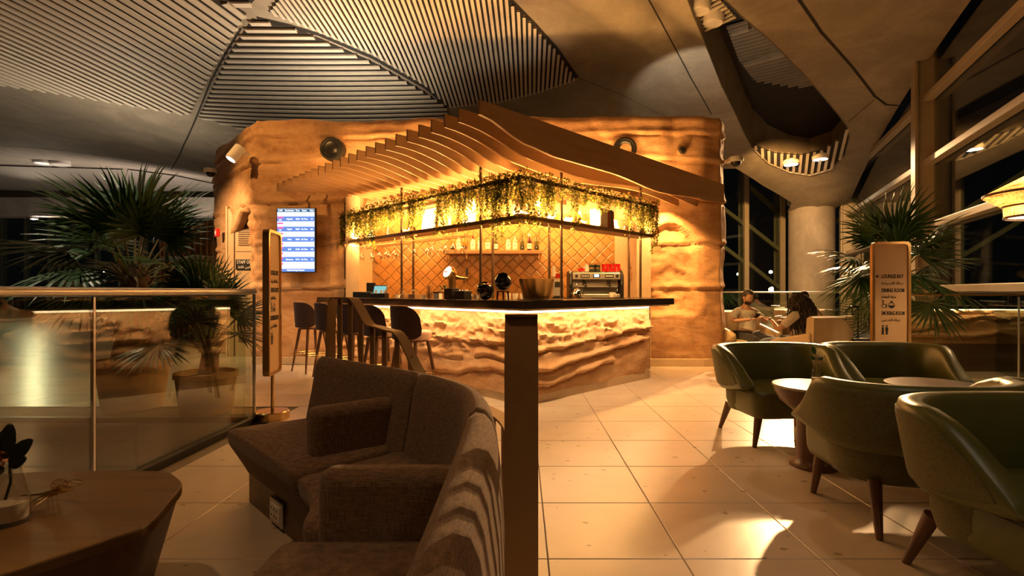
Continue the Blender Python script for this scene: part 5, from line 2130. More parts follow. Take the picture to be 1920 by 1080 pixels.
# ================================================================ TUB CHAIRS
def tub_chair():
    """front towards -y, base at the origin"""
    t = empty('tub_chair')
    # band path: from right-front (x<0) round the back to left-front
    half, dp = .395, .31
    pts = []
    for k in range(9):
        pts.append((-half - .012, -.27 + .27 * k / 8 * 1.0))
    for k in range(1, 25):
        a = PI - PI * k / 24
        c, s = math.cos(a), math.sin(a)
        ex = .72
        pts.append(((half + .012) * (abs(c) ** ex) * (1 if c >= 0 else -1), dp * abs(s) ** ex))
    for k in range(1, 9):
        pts.append((half + .012, 0 - .27 * k / 8))
    n = len(pts)

    def band(th, z_in, mat, name, off):
        rws = []
        for i, (x, y) in enumerate(pts):
            if name != 'wraparound_back' and y < -.226:
                continue
            d = (Vector(pts[min(i + 1, n - 1)]) - Vector(pts[max(i - 1, 0)])).normalized()
            nr = Vector((-d.y, d.x))        # outward (path runs clockwise seen from above)
            f = smooth01((y + .27) / .36)
            zt = .50 + (.745 - .50) * f ** .85
            zb = .44 - .05 * f
            y1, y2 = (-.2, .075) if name == 'wraparound_back' else (-.12, .105)
            if y < y1:
                w = math.sqrt(max(0.004, 1 - ((y1 - y) / y2) ** 2))
                mid = (zt + zb) / 2 - .012
                zt, zb = mid + (zt - mid) * w, mid + (zb - mid) * w
            lean = .05 * f
            prof = []
            for q in range(12):
                a = 2 * PI * q / 12
                cx, cz = math.cos(a), math.sin(a)
                tx = th / 2 * (abs(cx) ** .5) * (1 if cx >= 0 else -1)
                tz = (abs(cz) ** .35) * (1 if cz >= 0 else -1)
                hz = (zt + zb) / 2 + tz * ((zt - zb) / 2 - z_in)
                o = tx + off + lean * ((hz - zb) / .3)
                prof.append((x + nr.x * o, y + nr.y * o, hz))
            rws.append(prof)
        m = MB().grid(rws, wrap=True)
        m.add(rws[0], [tuple(range(12))])
        m.add(rws[-1], [tuple(range(11, -1, -1))])
        return m.build(name, MT[mat], t, smooth=True, angle=80, fix=True)
    band(.112, 0, 'leather', 'wraparound_back', 0)
    band(.03, .030, 'chairfab', 'outer_panel', .046)
    # seat
    poly = round_poly([(-.375, -.325), (.375, -.325), (.385, .10), (.25, .26), (-.25, .26), (-.385, .10)], .09, 5)
    def ring(q, z):
        return [(x * q, y * q, z) for x, y in poly]
    rows = [ring(.90, .225), ring(.96, .235), ring(.99, .27), ring(1.0, .34), ring(1.0, .395), ring(.985, .425), ring(.94, .44), ring(.5, .452)]
    m = MB().grid(rows, wrap=True)
    m.add(rows[-1], [tuple(range(len(poly)))])
    m.add(rows[0], [tuple(range(len(poly) - 1, -1, -1))])
    m.build('seat', MT['leather'], t, smooth=True, angle=60, fix=True)
    MB().tube([(x * 1.003, y * 1.003, .405) for x, y in poly] + [(poly[0][0] * 1.003, poly[0][1] * 1.003, .405)], .004, 6, caps=False).build('piping', MT['piping'], t)
    # lower shell under the back
    lp_ = [p for p in pts if p[1] > -.16]
    tk = lambda y: 1 - .075 * smooth01((.06 - y) / .16)
    rows = [[(x * .93 * tk(y), y * .93, .232) for x, y in lp_], [(x * .975 * tk(y), y * .99, .30) for x, y in lp_], [(x * .99 * tk(y), y, .42) for x, y in lp_]]
    MB().grid(rows).build('lower_shell', MT['chairfab'], t, smooth=True)
    for sx in (-1, 1):
        for sy in (-1, 1):
            a = Vector((sx * .305, sy * .235, .25))
            b = Vector((sx * .345, sy * .245 - .0 if sy < 0 else sy * .33, 0))
            MB().tube([a, a.lerp(b, .3), b], [.032, .028, .016], 14).build('leg', MT['walnut'], t, smooth=True)
    return t


CH_ = [((2.11, 4.18), 4, 'olive leather tub chair facing the camera across the pale round table'),
       ((3.07, 4.24), -2, 'olive leather tub chair in front of the wayfinding sign'),
       ((2.07, 2.78), 179, 'olive tub chair seen from behind, tucked at the near side of the pale table'),
       ((3.04, 2.80), 181, 'olive tub chair seen from behind beside the dark table, mostly hidden'),
       ((2.045, 1.93), 2, 'nearest olive tub chair at the picture edge, its side panel towards the camera')]
proto = None
for (x, y), a, lab in CH_:
    o = tub_chair() if proto is None else copy_tree(proto)
    proto = proto or o
    o.location = (x, y, 0)
    o.rotation_euler = (0, 0, math.radians(a))
    tag(o, lab, 'chair', 'olive tub chairs')


def round_table(loc, r, top, label):
    t = thing('round_table', label, 'table', (*loc, 0))
    MB().lathe([(0, .555), (r - .006, .555), (r, .551), (r, .542), (r * .97, .538), (0, .538)], n=48).build('table_top', MT[top], t, smooth=True, angle=25)
    MB().lathe([(r * .965, .538), (r * .93, .50), (r * .80, .44), (r * .58, .395), (r * .47, .37), (0, .37)], n=48).build('bowl', MT['walnut_x'], t, smooth=True)
    MB().lathe([(.115, .372), (.105, .34), (.105, .06), (.12, .03), (.15, .012), (.15, 0), (0, 0)], n=36).build('pedestal', MT['walnut'], t, smooth=True)
    return t


round_table((2.0, 3.50), .26, 'tabletop', 'small round pedestal table with pale shiny top between tub chairs')
round_table((2.86, 3.52), .30, 'walnut_x', 'small round pedestal table with dark wood top')
v2 = thing('bud_vase', 'small clear bud vase with sand and a leafy sprig on the pale round table', 'vase', (2.0, 3.47, .5555))
MB().lathe([(0, 0), (.03, 0), (.032, .006), (.031, .06), (.024, .11), (.019, .135), (.022, .15), (.0205, .15), (.0175, .135), (.022, .11), (.029, .06), (.028, .01), (0, .008)], n=22).build('glass', MT['clear'], v2, smooth=True)
MB().lathe([(0, .009), (.0275, .010), (.0285, .052), (0, .056)], n=20).build('sand', MT['sandfill'], v2, smooth=True)
MB().tube([(0, 0, .05), (.003, 0, .12), (-.004, 0, .19), (-.01, 0, .23)], .0025, 6).build('stem', MT['vine'], v2)
for p, d, L in (((-.008, 0, .21), (-.25, -.1, 1), .055), ((0, 0, .17), (.8, -.2, .4), .05), ((0, 0, .18), (-.8, -.3, .3), .045)):
    m = MB()
    broad_leaf(m, Vector(p), d, L, L * .6, (0, -1, .3))
    m.build('leaf', MT['palm'], v2, smooth=True)
m = MB()
for _ in range(40):
    leaf_at(m, Vector((random.gauss(0, .02), random.gauss(0, .015), random.uniform(.15, .21))), (random.uniform(-1, 1), random.uniform(-1, .3), random.uniform(-.5, .8)), .02, 0)
m.build('blossom', plain('dusty blossom', (.42, .28, .18), .7), v2)

# ================================================================ PALMS
def fan_leaf(L=.55, n=26, spread=210, droop=.25, fold=.35):
    """palmate blade from the origin pointing along +x (blade plane xy)"""
    m = MB()
    for k in range(n):
        a = math.radians(-spread / 2 + spread * k / (n - 1))
        ln = L * (1 - .28 * abs(k / (n - 1) * 2 - 1) ** 2) * random.uniform(.9, 1.05)
        d = Vector((math.cos(a), math.sin(a), fold * math.cos(2 * a) * .3 + random.uniform(-.08, .08)))
        s = Vector((-math.sin(a), math.cos(a), 0))
        wmax = .5 * L * math.radians(spread) / n * .46
        rows = []
        for t, w in ((.02, .12), (.3, .85), (.55, 1.0), (.8, .55), (1.0, .04)):
            c = d * ln * t + Vector((0, 0, -droop * ln * t ** 2.4))
            rows.append([c - s * wmax * w, c + Vector((0, 0, .25 * wmax * w)), c + s * wmax * w])
        m.grid(rows)
    return m


def palm(name, label, loc, trunk_h, trunk_r, n_fronds, petiole, leaf_len, pot, seed, elev=(75, -15), tilt=1.0):
    random.seed(seed)
    t = thing(name, label, 'palm', loc)
    if pot:
        r, h, taper = pot
        MB().lathe([(0, 0), (r * taper, 0), (r * taper * 1.02, .02), (r * .97, h * .86), (r * 1.03, h * .87), (r * 1.03, h), (r * .93, h), (r * .9, h * .9), (0, h * .88)], n=40).build('pot', MT['clay'], t, smooth=True, angle=35)
        MB().lathe([(0, h * .91), (r * .92, h * .89)], n=30).build('soil', MT['soil'], t)
    z0 = pot[1] * .85 if pot else 0
    tp = []
    rr = []
    for k in range(9):
        f = k / 8
        tp.append((.03 * math.sin(f * 3), .02 * f, z0 + trunk_h * f))
        rr.append(trunk_r * (1.25 - .35 * f + .06 * (k % 2)) if k < 7 else trunk_r * (1.1 - .35 * (k - 6)))
    MB().tube(tp, rr, 16).build('trunk', MT['trunk'], t, smooth=True)
    cz = z0 + trunk_h
    blades = [fan_leaf(leaf_len, 26, 215, .22).build('fan_leaf', MT['palm'], t) for _ in range(3)]
    for i in range(n_fronds):
        f = i / max(1, n_fronds - 1)
        az = 2.399 * i + random.uniform(-.25, .25)
        el = math.radians(elev[0] + (elev[1] - elev[0]) * f + random.uniform(-8, 8))
        d = Vector((math.cos(az) * math.cos(el), math.sin(az) * math.cos(el), math.sin(el)))
        pl_ = petiole * random.uniform(.8, 1.15)
        tip = Vector((0, .02, cz - .10 + .10 * (1 - f))) + d * pl_ + Vector((0, 0, -.12 * pl_ * f))
        base = Vector((0, .02, cz - .14)) + Vector((d.x, d.y, 0)) * trunk_r * .6
        mid = base.lerp(tip, .5) + Vector((0, 0, .06 * pl_))
        pe = MB().tube([base, mid, tip], [.016, .010, .006], 6).build('leaf_stalk', MT['petiole'], t, smooth=True)
        b = blades[i] if i < 3 else share(blades[i % 3])
        # blade looks onwards along the stalk and hangs a little
        x = (tip - mid).normalized()
        x = (x + Vector((0, 0, -.25 * f))).normalized()
        y = Vector((0, 0, 1)).cross(x)
        if y.length < 1e-3:
            y = Vector((0, 1, 0))
        y.normalize()
        z = x.cross(y)
        rot = Matrix((x, y, z)).transposed()
        rot = rot @ Matrix.Rotation(random.uniform(-.5, .5) * tilt, 3, 'X') @ Matrix.Rotation(random.uniform(-.1, .3), 3, 'Y')
        sc = random.uniform(.85, 1.1)
        mm = rot.to_4x4() @ Matrix.Scale(sc, 4)
        mm.translation = tip
        b.matrix_local = mm
    # old leaf bases round the trunk head
    for i in range(10):
        a = i * 2.4
        p = Vector((trunk_r * .8 * math.cos(a), .02 + trunk_r * .8 * math.sin(a), cz - .25 + .02 * i))
        MB().tube([p, p + Vector((math.cos(a) * .09, math.sin(a) * .09, .12))], [.018, .010], 6).build('leaf_base', MT['petiole'], t)
    return t


palm('fan_palm', 'large fan palm in a big clay pot behind the glass balustrade', (-4.0, 5.28, 0), 1.05, .15, 20, .52, .62, (.325, .50, .80), 31, (82, -18))
palm('fan_palm', 'small fan palm in a clay pot beside the larger one', (-3.12, 5.08, 0), .42, .07, 16, .46, .40, (.275, .40, .82), 17, (80, 15))
palm('fan_palm', 'dark fan palm behind the wayfinding sign on the right', (5.08, 6.95, 0), 1.12, .11, 22, .50, .62, (.33, .45, .8), 5, (80, -25))
# feathery lower palm beside it
random.seed(77)
ft = thing('feather_palm', 'low feathery palm standing between the seated people and the sign', 'palm', (4.55, 7.25, 0))
MB().lathe([(0, 0), (.2, 0), (.26, .38), (.27, .42), (.23, .42), (0, .38)], n=30).build('pot', MT['clay'], ft, smooth=True)
for i in range(12):
    az = 2.399 * i
    el = math.radians(random.uniform(45, 80))
    L = random.uniform(.85, 1.15)
    d = Vector((math.cos(az) * math.cos(el), math.sin(az) * math.cos(el), math.sin(el)))
    m = MB()
    pts = [Vector((0, 0, .38)) + d * L * k / 12 + Vector((d.x, d.y, -1.0)) * .28 * (k / 12) ** 2 for k in range(13)]
    m.tube(pts, [.008 - .0005 * k for k in range(13)], 5)
    for k in range(3, 13):
        dd = (pts[k] - pts[k - 1]).normalized()
        s = dd.cross(Vector((0, 0, 1))).normalized()
        for sg in (-1, 1):
            tipd = (s * sg + dd * .8 + Vector((0, 0, -.25))).normalized()
            ln = .26 * (1 - .5 * abs(k - 7) / 7)
            w = dd * .009
            m.add([pts[k] - w, pts[k] + w, pts[k] + tipd * ln * .6 + w * .7, pts[k] + tipd * ln, pts[k] + tipd * ln * .6 - w * .7], [(0, 1, 2, 3, 4)])
    m.build('frond', MT['palm'], ft)


# ================================================================ SIGNS
def text_obj(body, size, mat, parent, loc, rot=(PI / 2, 0, 0), align='LEFT', extrude=.0012, name='lettering', squash=1.0, bold=0.0):
    c = bpy.data.curves.new(name, 'FONT')
    c.body = body
    c.size = size
    c.align_x = align
    c.extrude = extrude
    c.offset = bold
    c.resolution_u = 2
    o = bpy.data.objects.new(name, c)
    COL.objects.link(o)
    bpy.context.view_layer.update()
    me = bpy.data.meshes.new_from_object(o.evaluated_get(bpy.context.evaluated_depsgraph_get()))
    bpy.data.objects.remove(o)
    me.materials.clear()
    me.materials.append(mat)
    o = bpy.data.objects.new(name, me)
    COL.objects.link(o)
    o.parent = parent
    o.location = loc
    o.rotation_euler = rot
    o.scale = (squash, 1, 1)
    return o


FORMS = {  # letter: isolated, final, initial, medial
    'ا': (0xFE8D, 0xFE8E, 0, 0), 'ل': (0xFEDD, 0xFEDE, 0xFEDF, 0xFEE0), 'ص': (0xFEB9, 0xFEBA, 0xFEBB, 0xFEBC), 'ة': (0xFE93, 0xFE94, 0, 0),
    'س': (0xFEB1, 0xFEB2, 0xFEB3, 0xFEB4), 'ت': (0xFE95, 0xFE96, 0xFE97, 0xFE98), 'ر': (0xFEAD, 0xFEAE, 0, 0), 'ح': (0xFEA1, 0xFEA2, 0xFEA3, 0xFEA4),
    'غ': (0xFECD, 0xFECE, 0xFECF, 0xFED0), 'ف': (0xFED1, 0xFED2, 0xFED3, 0xFED4), 'ط': (0xFEC1, 0xFEC2, 0xFEC3, 0xFEC4), 'ع': (0xFEC9, 0xFECA, 0xFECB, 0xFECC),
    'م': (0xFEE1, 0xFEE2, 0xFEE3, 0xFEE4), 'د': (0xFEA9, 0xFEAA, 0, 0), 'خ': (0xFEA5, 0xFEA6, 0xFEA7, 0xFEA8), 'ي': (0xFEF1, 0xFEF2, 0xFEF3, 0xFEF4),
    'ن': (0xFEE5, 0xFEE6, 0xFEE7, 0xFEE8), 'و': (0xFEED, 0xFEEE, 0, 0), 'ظ': (0xFEC5, 0xFEC6, 0xFEC7, 0xFEC8), 'ق': (0xFED5, 0xFED6, 0xFED7, 0xFED8),
    'ب': (0xFE8F, 0xFE90, 0xFE91, 0xFE92), 'ه': (0xFEE9, 0xFEEA, 0xFEEB, 0xFEEC)}


def arabic(s):
    out = []
    for w in s.split(' '):
        g = []
        for i, ch in enumerate(w):
            f = FORMS[ch]
            prev = i > 0 and FORMS[w[i - 1]][2] != 0
            nxt = i < len(w) - 1 and f[2] != 0
            g.append(chr(f[3] if prev and nxt else f[1] if prev else f[2] if nxt else f[0]))
        out.append(''.join(g))
    return ' '.join(reversed([w[::-1] for w in out]))


def wayfinding(label, loc, rz):
    """front face looks along local -y; base at the origin"""
    t = thing('wayfinding_sign', label, 'sign', loc, rz)
    w, z0, z1 = .40, .42, 1.76
    P = round_poly([(-w / 2, z0), (w / 2, z0), (w / 2, z1), (-w / 2, z1)], .055, 6)

    def slab(P, y0, y1, mat, name, parent):
        n = len(P)
        m = MB().add([(x, y0, z) for x, z in P] + [(x, y1, z) for x, z in P], [tuple(range(n)), tuple(range(2 * n - 1, n - 1, -1))] + [(i, n + i, n + (i + 1) % n, (i + 1) % n) for i in range(n)])
        return m.build(name, MT[mat], parent, fix=True)
    panel = slab(round_poly([(-w / 2 + .02, z0 + .02), (w / 2 - .02, z0 + .02), (w / 2 - .02, z1 - .02), (-w / 2 + .02, z1 - .02)], .045, 6), -.012, .012, 'sign', 'panel', t)
    loop = [(x, 0, z) for x, z in P]
    fr = MB()
    n = len(P)
    c = (0, (z0 + z1) / 2)
    def ins(q):
        return [(x - (q if x > 0 else -q), z - (q if z > c[1] else -q)) for x, z in P]
    I = ins(.028)
    for y, A_, B_ in ((-.028, P, I), (.028, P, I)):
        pass
    rows = [[(x, -.028, z) for x, z in P], [(x, .028, z) for x, z in P], [(x, .028, z) for x, z in I], [(x, -.028, z) for x, z in I], [(x, -.028, z) for x, z in P]]
    fr.grid(rows, wrap=True).build('frame', MT['brass'], t, fix=True)
    MB().tube([(0, 0, .03), (0, 0, z0 + .01)], .016, 14).build('pole', MT['brass'], t, smooth=True)
    MB().lathe([(0, 0), (.145, 0), (.148, .008), (.148, .07), (.140, .078), (0, .078)], n=48).build('base', MT['brass'], t, smooth=True, angle=30)
    Y = -.0135
    def tx(s, size, z, x=-.10, sq=.62, b=.0012):
        return text_obj(s, size, MT['ink'], panel, (x, Y, z), squash=sq, bold=b)
    tx('LOUNGE BAY', .062, 1.345, sq=.60)
    m = MB()
    m.add([(-.165, Y - .001, 1.366), (-.137, Y - .001, 1.388), (-.137, Y - .001, 1.344)], [(0, 2, 1)])
    m.box((-.126, Y, 1.366), (.018, .002, .006))
    m.build('arrow', MT['ink'], panel)
    tx(arabic('صالة الاستراحة'), .045, 1.272, sq=.85, b=0)
    tx('DINING ROOM', .062, 1.185, sq=.56)
    tx(arabic('غرفة الطعام'), .045, 1.118, sq=.75, b=0)
    # wheelchair and prayer symbols
    m = MB()
    r0, r1 = .026, .019
    m.grid([[(-.075 + r * math.cos(a), Y - .001, 1.028 + r * math.sin(a)) for a in [PI * .6 + 1.55 * PI * k / 20 for k in range(21)]] for r in (r0, r1)])
    m.lathe([(0, -.002), (.010, -.001), (.010, 0)], (-.085, Y, 1.085), 14, axis=(0, 1, 0))
    m.box((-.083, Y, 1.058), (.010, .002, .036))
    m.box((-.064, Y, 1.044), (.034, .002, .008))
    m.box((-.047, Y, 1.026), (.008, .002, .034))
    m.build('wheelchair_symbol', MT['ink'], panel)
    m = MB()
    m.grid([[(.005 + r * math.cos(a), Y - .001, 1.035 + r * math.sin(a)) for a in [2 * PI * k / 24 for k in range(25)]] for r in (.034, .027)])
    m.add([(.005 + .027 * math.cos(a), Y - .001, 1.035 + .027 * math.sin(a)) for a in [PI + PI * k / 12 for k in range(13)]], [tuple(range(13))])
    m.add([(-.012, Y - .001, 1.064), (.005, Y - .001, 1.092), (.022, Y - .001, 1.064)], [(0, 2, 1)])
    m.build('prayer_symbol', MT['ink'], panel)
    tx('SMOKING ROOM', .062, .925, sq=.50)
    tx(arabic('غرفة التدخين'), .045, .855, sq=.85, b=0)
    m = MB()
    for x, wd in ((-.085, .022), (-.045, .03)):
        m.lathe([(0, -.002), (.010, -.001), (.010, 0)], (x, Y, .80), 12, axis=(0, 1, 0))
        m.box((x, Y, .762), (wd, .002, .046))
        m.box((x - .006, Y, .722), (.009, .002, .040))
        m.box((x + .006, Y, .722), (.009, .002, .040))
    m.build('washroom_symbol', MT['ink'], panel)
    return t


wayfinding('tall framed wayfinding sign on a round brass base beside the balustrade and sofa', (-2.33, 4.80, 0), math.radians(100))
wayfinding('tall framed wayfinding sign reading lounge bay, dining room and smoking room', (4.22, 5.85, 0), math.radians(-9))

# staff plate on the door
pl = thing('staff_plate', 'black staff only plate with white lettering on the recessed door', 'sign', (-5.03, 9.405, 1.69), 0)
MB().box((0, 0, 0), (.42, .012, .185)).build('plate', MT['black'], pl, bevel=.002)
text_obj('STAFF ONLY', .085, MT['paper'], pl, (-.19, -.0075, .015), squash=.72)
text_obj(arabic('موظفين فقط'), .07, MT['paper'], pl, (-.17, -.0075, -.065), squash=.9)

# ---------------------------------------------------------------- flight screen
sc = thing('flight_screen', 'portrait departures screen with blue and white rows on the rock wall', 'screen', (-3.65, 8.30, 1.505))
MB().box((0, .03, .52), (.635, .06, 1.05)).build('bezel', MT['black'], sc, bevel=.004)
MB().box((0, .10, .52), (.3, .14, .5)).build('wall_bracket', MT['blackmetal'], sc)
panel = MB().box((0, -.002, .52), (.605, .004, 1.02)).build('display', glow('screen white', (.78, .86, 1.0), .62), sc)
blue = glow('screen blue', (.12, .26, .75), .62)
pinkm = glow('screen pink', (.85, .10, .30), .9)
navy = glow('screen navy', (.01, .09, .2), .8)
wtxt = glow('screen text', (.85, .93, 1.0), 1.2)
MB().box((0, -.0045, 1.0), (.605, .002, .045)).build('header_bar', navy, sc)
MB().box((0, -.0045, .033), (.605, .002, .045)).build('footer_bar', blue, sc)
def st_(s, x, z, size, m=wtxt, al='CENTER', sq=.9):
    text_obj(s, size, m, sc, (x, -.0062, z), align=al, extrude=.0003, name='screen_text', squash=sq, bold=.0006)
for s, x in (('21:04', -.25), ('Destination', -.10), ('Time', .03), ('Status', .14), ('Gate', .26)):
    st_(s, x, .99, .036)
st_('Public Boarding Welcome', 0, .024, .030)
rows = [(.865, 'Baghdad', '22:20', 'On Time', '18'), (.70, 'Riyadh', '00:05', 'On Time', '204'), (.535, 'Doha', '00:20', 'On Time', '17'), (.375, 'Erbil', '01:00', 'On Time', '118'), (.21, 'Damascus', '07:15', 'On Time', '12')]
for z, a, b, c, d in rows:
    MB().box((0, -.0045, z), (.605, .002, .078)).build('flight_row', blue, sc)
    MB().box((-.25, -.0058, z + .022), (.09, .001, .026)).build('airline_tag', pinkm, sc)
    MB().box((-.25, -.0058, z - .072), (.09, .001, .024)).build('airline_tag', pinkm, sc)
    for s, x in ((a, -.10), (b, .03), (c, .14), (d, .26)):
        st_(s, x, z - .012, .032)
    st_(a[:3].upper(), -.25, z - .025, .026)

# ================================================================ FIXTURES ON THE ROCK
def disc_fixture(name, label, cat, loc, axis, prof, mats):
    t = thing(name, label, cat, loc)
    for nm, pr, mt in zip(mats[::2], prof, mats[1::2]):
        MB().lathe(pr, axis=axis, n=32).build(nm, MT[mt], t, smooth=True)
    return t


for x, lab in ((-3.06, 'round black wall speaker high on the rock above the fins, screen side'), (1.68, 'round black wall speaker half hidden behind the largest fin')):
    disc_fixture('wall_speaker', lab, 'speaker', (x, 8.28, 3.50), (0, -1, 0),
                 [[(.19, -.12), (.19, .02), (.175, .04), (.155, .04), (.14, .015), (.12, .012)], [(.125, .0), (.12, .014), (.08, -.02), (0, -.03)]], ['ring', 'blackmetal', 'cone', 'black'])
MB().tube([(-.24, .02, 0), (-.19, 0, 0)], .012, 6)
disc_fixture('dome_sensor', 'small brown dome sensor on the rock wall near its right edge', 'sensor', (2.56, 8.16, 3.44), (0, -1, 0), [[(.075, -.12), (.075, .0), (.06, .02)], [(.06, .02), (.04, .055), (0, .065)]], ['ring', 'bronze', 'dome', 'black'])
for loc, lab in (((-5.98, 9.86, 3.50), 'white dome camera on the left edge of the rock block'), ((3.53, 8.42, 3.34), 'white dome camera on the right edge of the rock block')):
    t = thing('dome_camera', lab, 'camera', loc)
    MB().lathe([(0, .06), (.11, .06), (.12, .04), (.12, -.01), (.08, -.02)], n=28).build('body', MT['whiteplastic'], t, smooth=True)
    MB().lathe([(.085, -.015), (.075, -.06), (.04, -.09), (0, -.1)], n=24).build('dome', MT['black'], t, smooth=True)
    MB().box((.03 if loc[0] < 0 else -.06, .10, .03), (.10, .2, .05)).build('bracket', MT['whiteplastic'], t, bevel=.01)
t = thing('wall_spotlight', 'white cylindrical spotlight bracketed to the corner of the rock block', 'spotlight', (-4.62, 8.28, 3.42))
axl = Vector((-.35, -.35, -.75))
MB().lathe([(0, -.14), (.085, -.14), (.09, -.12), (.09, .12), (.075, .125), (.07, .09), (0, .085)], axis=axl, n=28).build('can', MT['whiteplastic'], t, smooth=True)
MB().lathe([(0, .10), (.068, .095)], axis=axl, n=24).build('lens', glow('spot lens', (1, .9, .75), 6), t)
MB().tube([(.0, .02, .05), (.10, .06, .02), (.16, .12, .02)], .018, 8).build('bracket', MT['whiteplastic'], t, smooth=True)
t = thing('fire_call_point', 'red fire call point on the rock beside the staff door', 'call point', c0 + CH * 1.72 + CN * .10 + Vector((0, 0, 2.30)), math.atan2(CH.y, CH.x) + PI)
MB().box((0, 0, 0), (.13, .06, .15)).build('box', MT['red'], t, bevel=.01)
MB().box((0, -.032, 0), (.06, .006, .06)).build('plate', MT['white'], t)

# oak fin screen in the background, left of the block
osn = thing('oak_fin_screen', 'curved screen of tall oak fins beyond the palms', 'screen', (-7.2, 12.2, 0))
for k in range(16):
    x = -1.9 + k * .17
    y = .9 - .10 * k + .004 * k * k
    hgt = 2.45 + .055 * k
    MB().bar((x, y, hgt / 2), (x + .05, y - .26, hgt / 2), .035, hgt).build('fin', MT['oakscreen'], osn)
MB().bar((-2.0, 1.0, 1.2), (.9, -.45, 1.2), .03, 2.4).build('backing', MT['oakscreen'], osn)

# ================================================================ PENDANT on the right
pd = thing('rattan_pendant', 'double-cone woven rattan pendant lamp with dark rims', 'pendant', (4.83, 4.75, 1.89))
rat = bpy.data.materials.new('woven rattan')
rat.use_nodes = True
nt = rat.node_tree
b = nt.nodes['Principled BSDF']
vec = coords(nt, 'object')
f1 = noise_tex(nt, mapped(nt, vec, (1, 1, .12)), 60, 3)
f2 = noise_tex(nt, mapped(nt, vec, (.12, .12, 1)), 60, 3)
mxn = nt.nodes.new('ShaderNodeMath')
mxn.operation = 'MULTIPLY'
nt.links.new(f1, mxn.inputs[0])
nt.links.new(f2, mxn.inputs[1])
cr = ramp(nt, mxn.outputs[0], [(.14, (.22, .10, .03)), (.34, (.70, .46, .20))])
tr = nt.nodes.new('ShaderNodeBsdfTranslucent')
nt.links.new(cr, tr.inputs[0])
nt.links.new(cr, b.inputs['Base Color'])
ms = nt.nodes.new('ShaderNodeMixShader')
ms.inputs[0].default_value = .65
nt.links.new(b.outputs[0], ms.inputs[1])
nt.links.new(tr.outputs[0], ms.inputs[2])
nt.links.new(ms.outputs[0], nt.nodes['Material Output'].inputs[0])
MB().lathe([(.26, 0), (.265, .10)], n=48).build('drum', rat, pd, smooth=True)
MB().lathe([(.265, .10), (.41, .205)], n=48).build('lower_cone', rat, pd, smooth=True)
MB().lathe([(.41, .225), (.06, .42), (.05, .42)], n=48).build('upper_cone', rat, pd, smooth=True)
for r, z in ((.26, 0), (.268, .105), (.413, .215)):
    MB().lathe([(r - .008, z - .010), (r + .006, z - .010), (r + .006, z + .010), (r - .008, z + .010)], n=48).build('dark_rim', MT['walnut'], pd, smooth=True)
MB().lathe([(0, .012), (.25, .010)], n=40).build('diffuser', glow('pendant diffuser', (1, .78, .48), 5.0), pd)
MB().tube([(0, 0, .42), (0, 0, 4.2)], .006, 6).build('cord', MT['black'], pd)
point_light('pendant_bulb', (4.83, 4.75, 2.09), 26, WARM, .05)
spot_light('pendant_down', (4.83, 4.75, 1.885), (4.83, 4.75, 0), 60, WARM, 140, .5, .12)

pd2 = copy_tree(pd)  # added pendant, unseen, brightens surfaces that face the camera
pd2.location = (0.7, -1.7, 2.15)
pd2['label'] = 'unseen rattan pendant lamp added behind the viewpoint as front light'
point_light('rear_fill_bulb', (0.7, -1.7, 2.30), 30, WARM, .05)
spot_light('rear_fill_down', (0.7, -1.7, 2.145), (0.7, -1.7, 0), 60, WARM, 140, .5, .12)

# ================================================================ LOUNGE GROUP with people
def skin_mesh(name, joints, bones, mat, parent, sub=2):
    """joints: name -> (xyz, radius); one continuous skinned surface"""
    names = list(joints)
    me = bpy.data.meshes.new(name)
    me.from_pydata([joints[n][0] for n in names], [(names.index(a), names.index(b)) for a, b in bones], [])
    o = bpy.data.objects.new(name, me)
    COL.objects.link(o)
    md = o.modifiers.new('skin', 'SKIN')
    md.use_smooth_shade = True
    for i, n in enumerate(names):
        r = joints[n][1]
        me.skin_vertices[0].data[i].radius = r if isinstance(r, tuple) else (r, r)
    me.skin_vertices[0].data[0].use_root = True
    s = o.modifiers.new('sub', 'SUBSURF')
    s.levels = s.render_levels = sub
    bpy.context.view_layer.update()
    m2 = bpy.data.meshes.new_from_object(o.evaluated_get(bpy.context.evaluated_depsgraph_get()))
    bpy.data.objects.remove(o)
    m2.materials.clear()
    m2.materials.append(mat)
    m2.polygons.foreach_set('use_smooth', [True] * len(m2.polygons))
    o = bpy.data.objects.new(name, m2)
    COL.objects.link(o)
    o.parent = parent
    return o


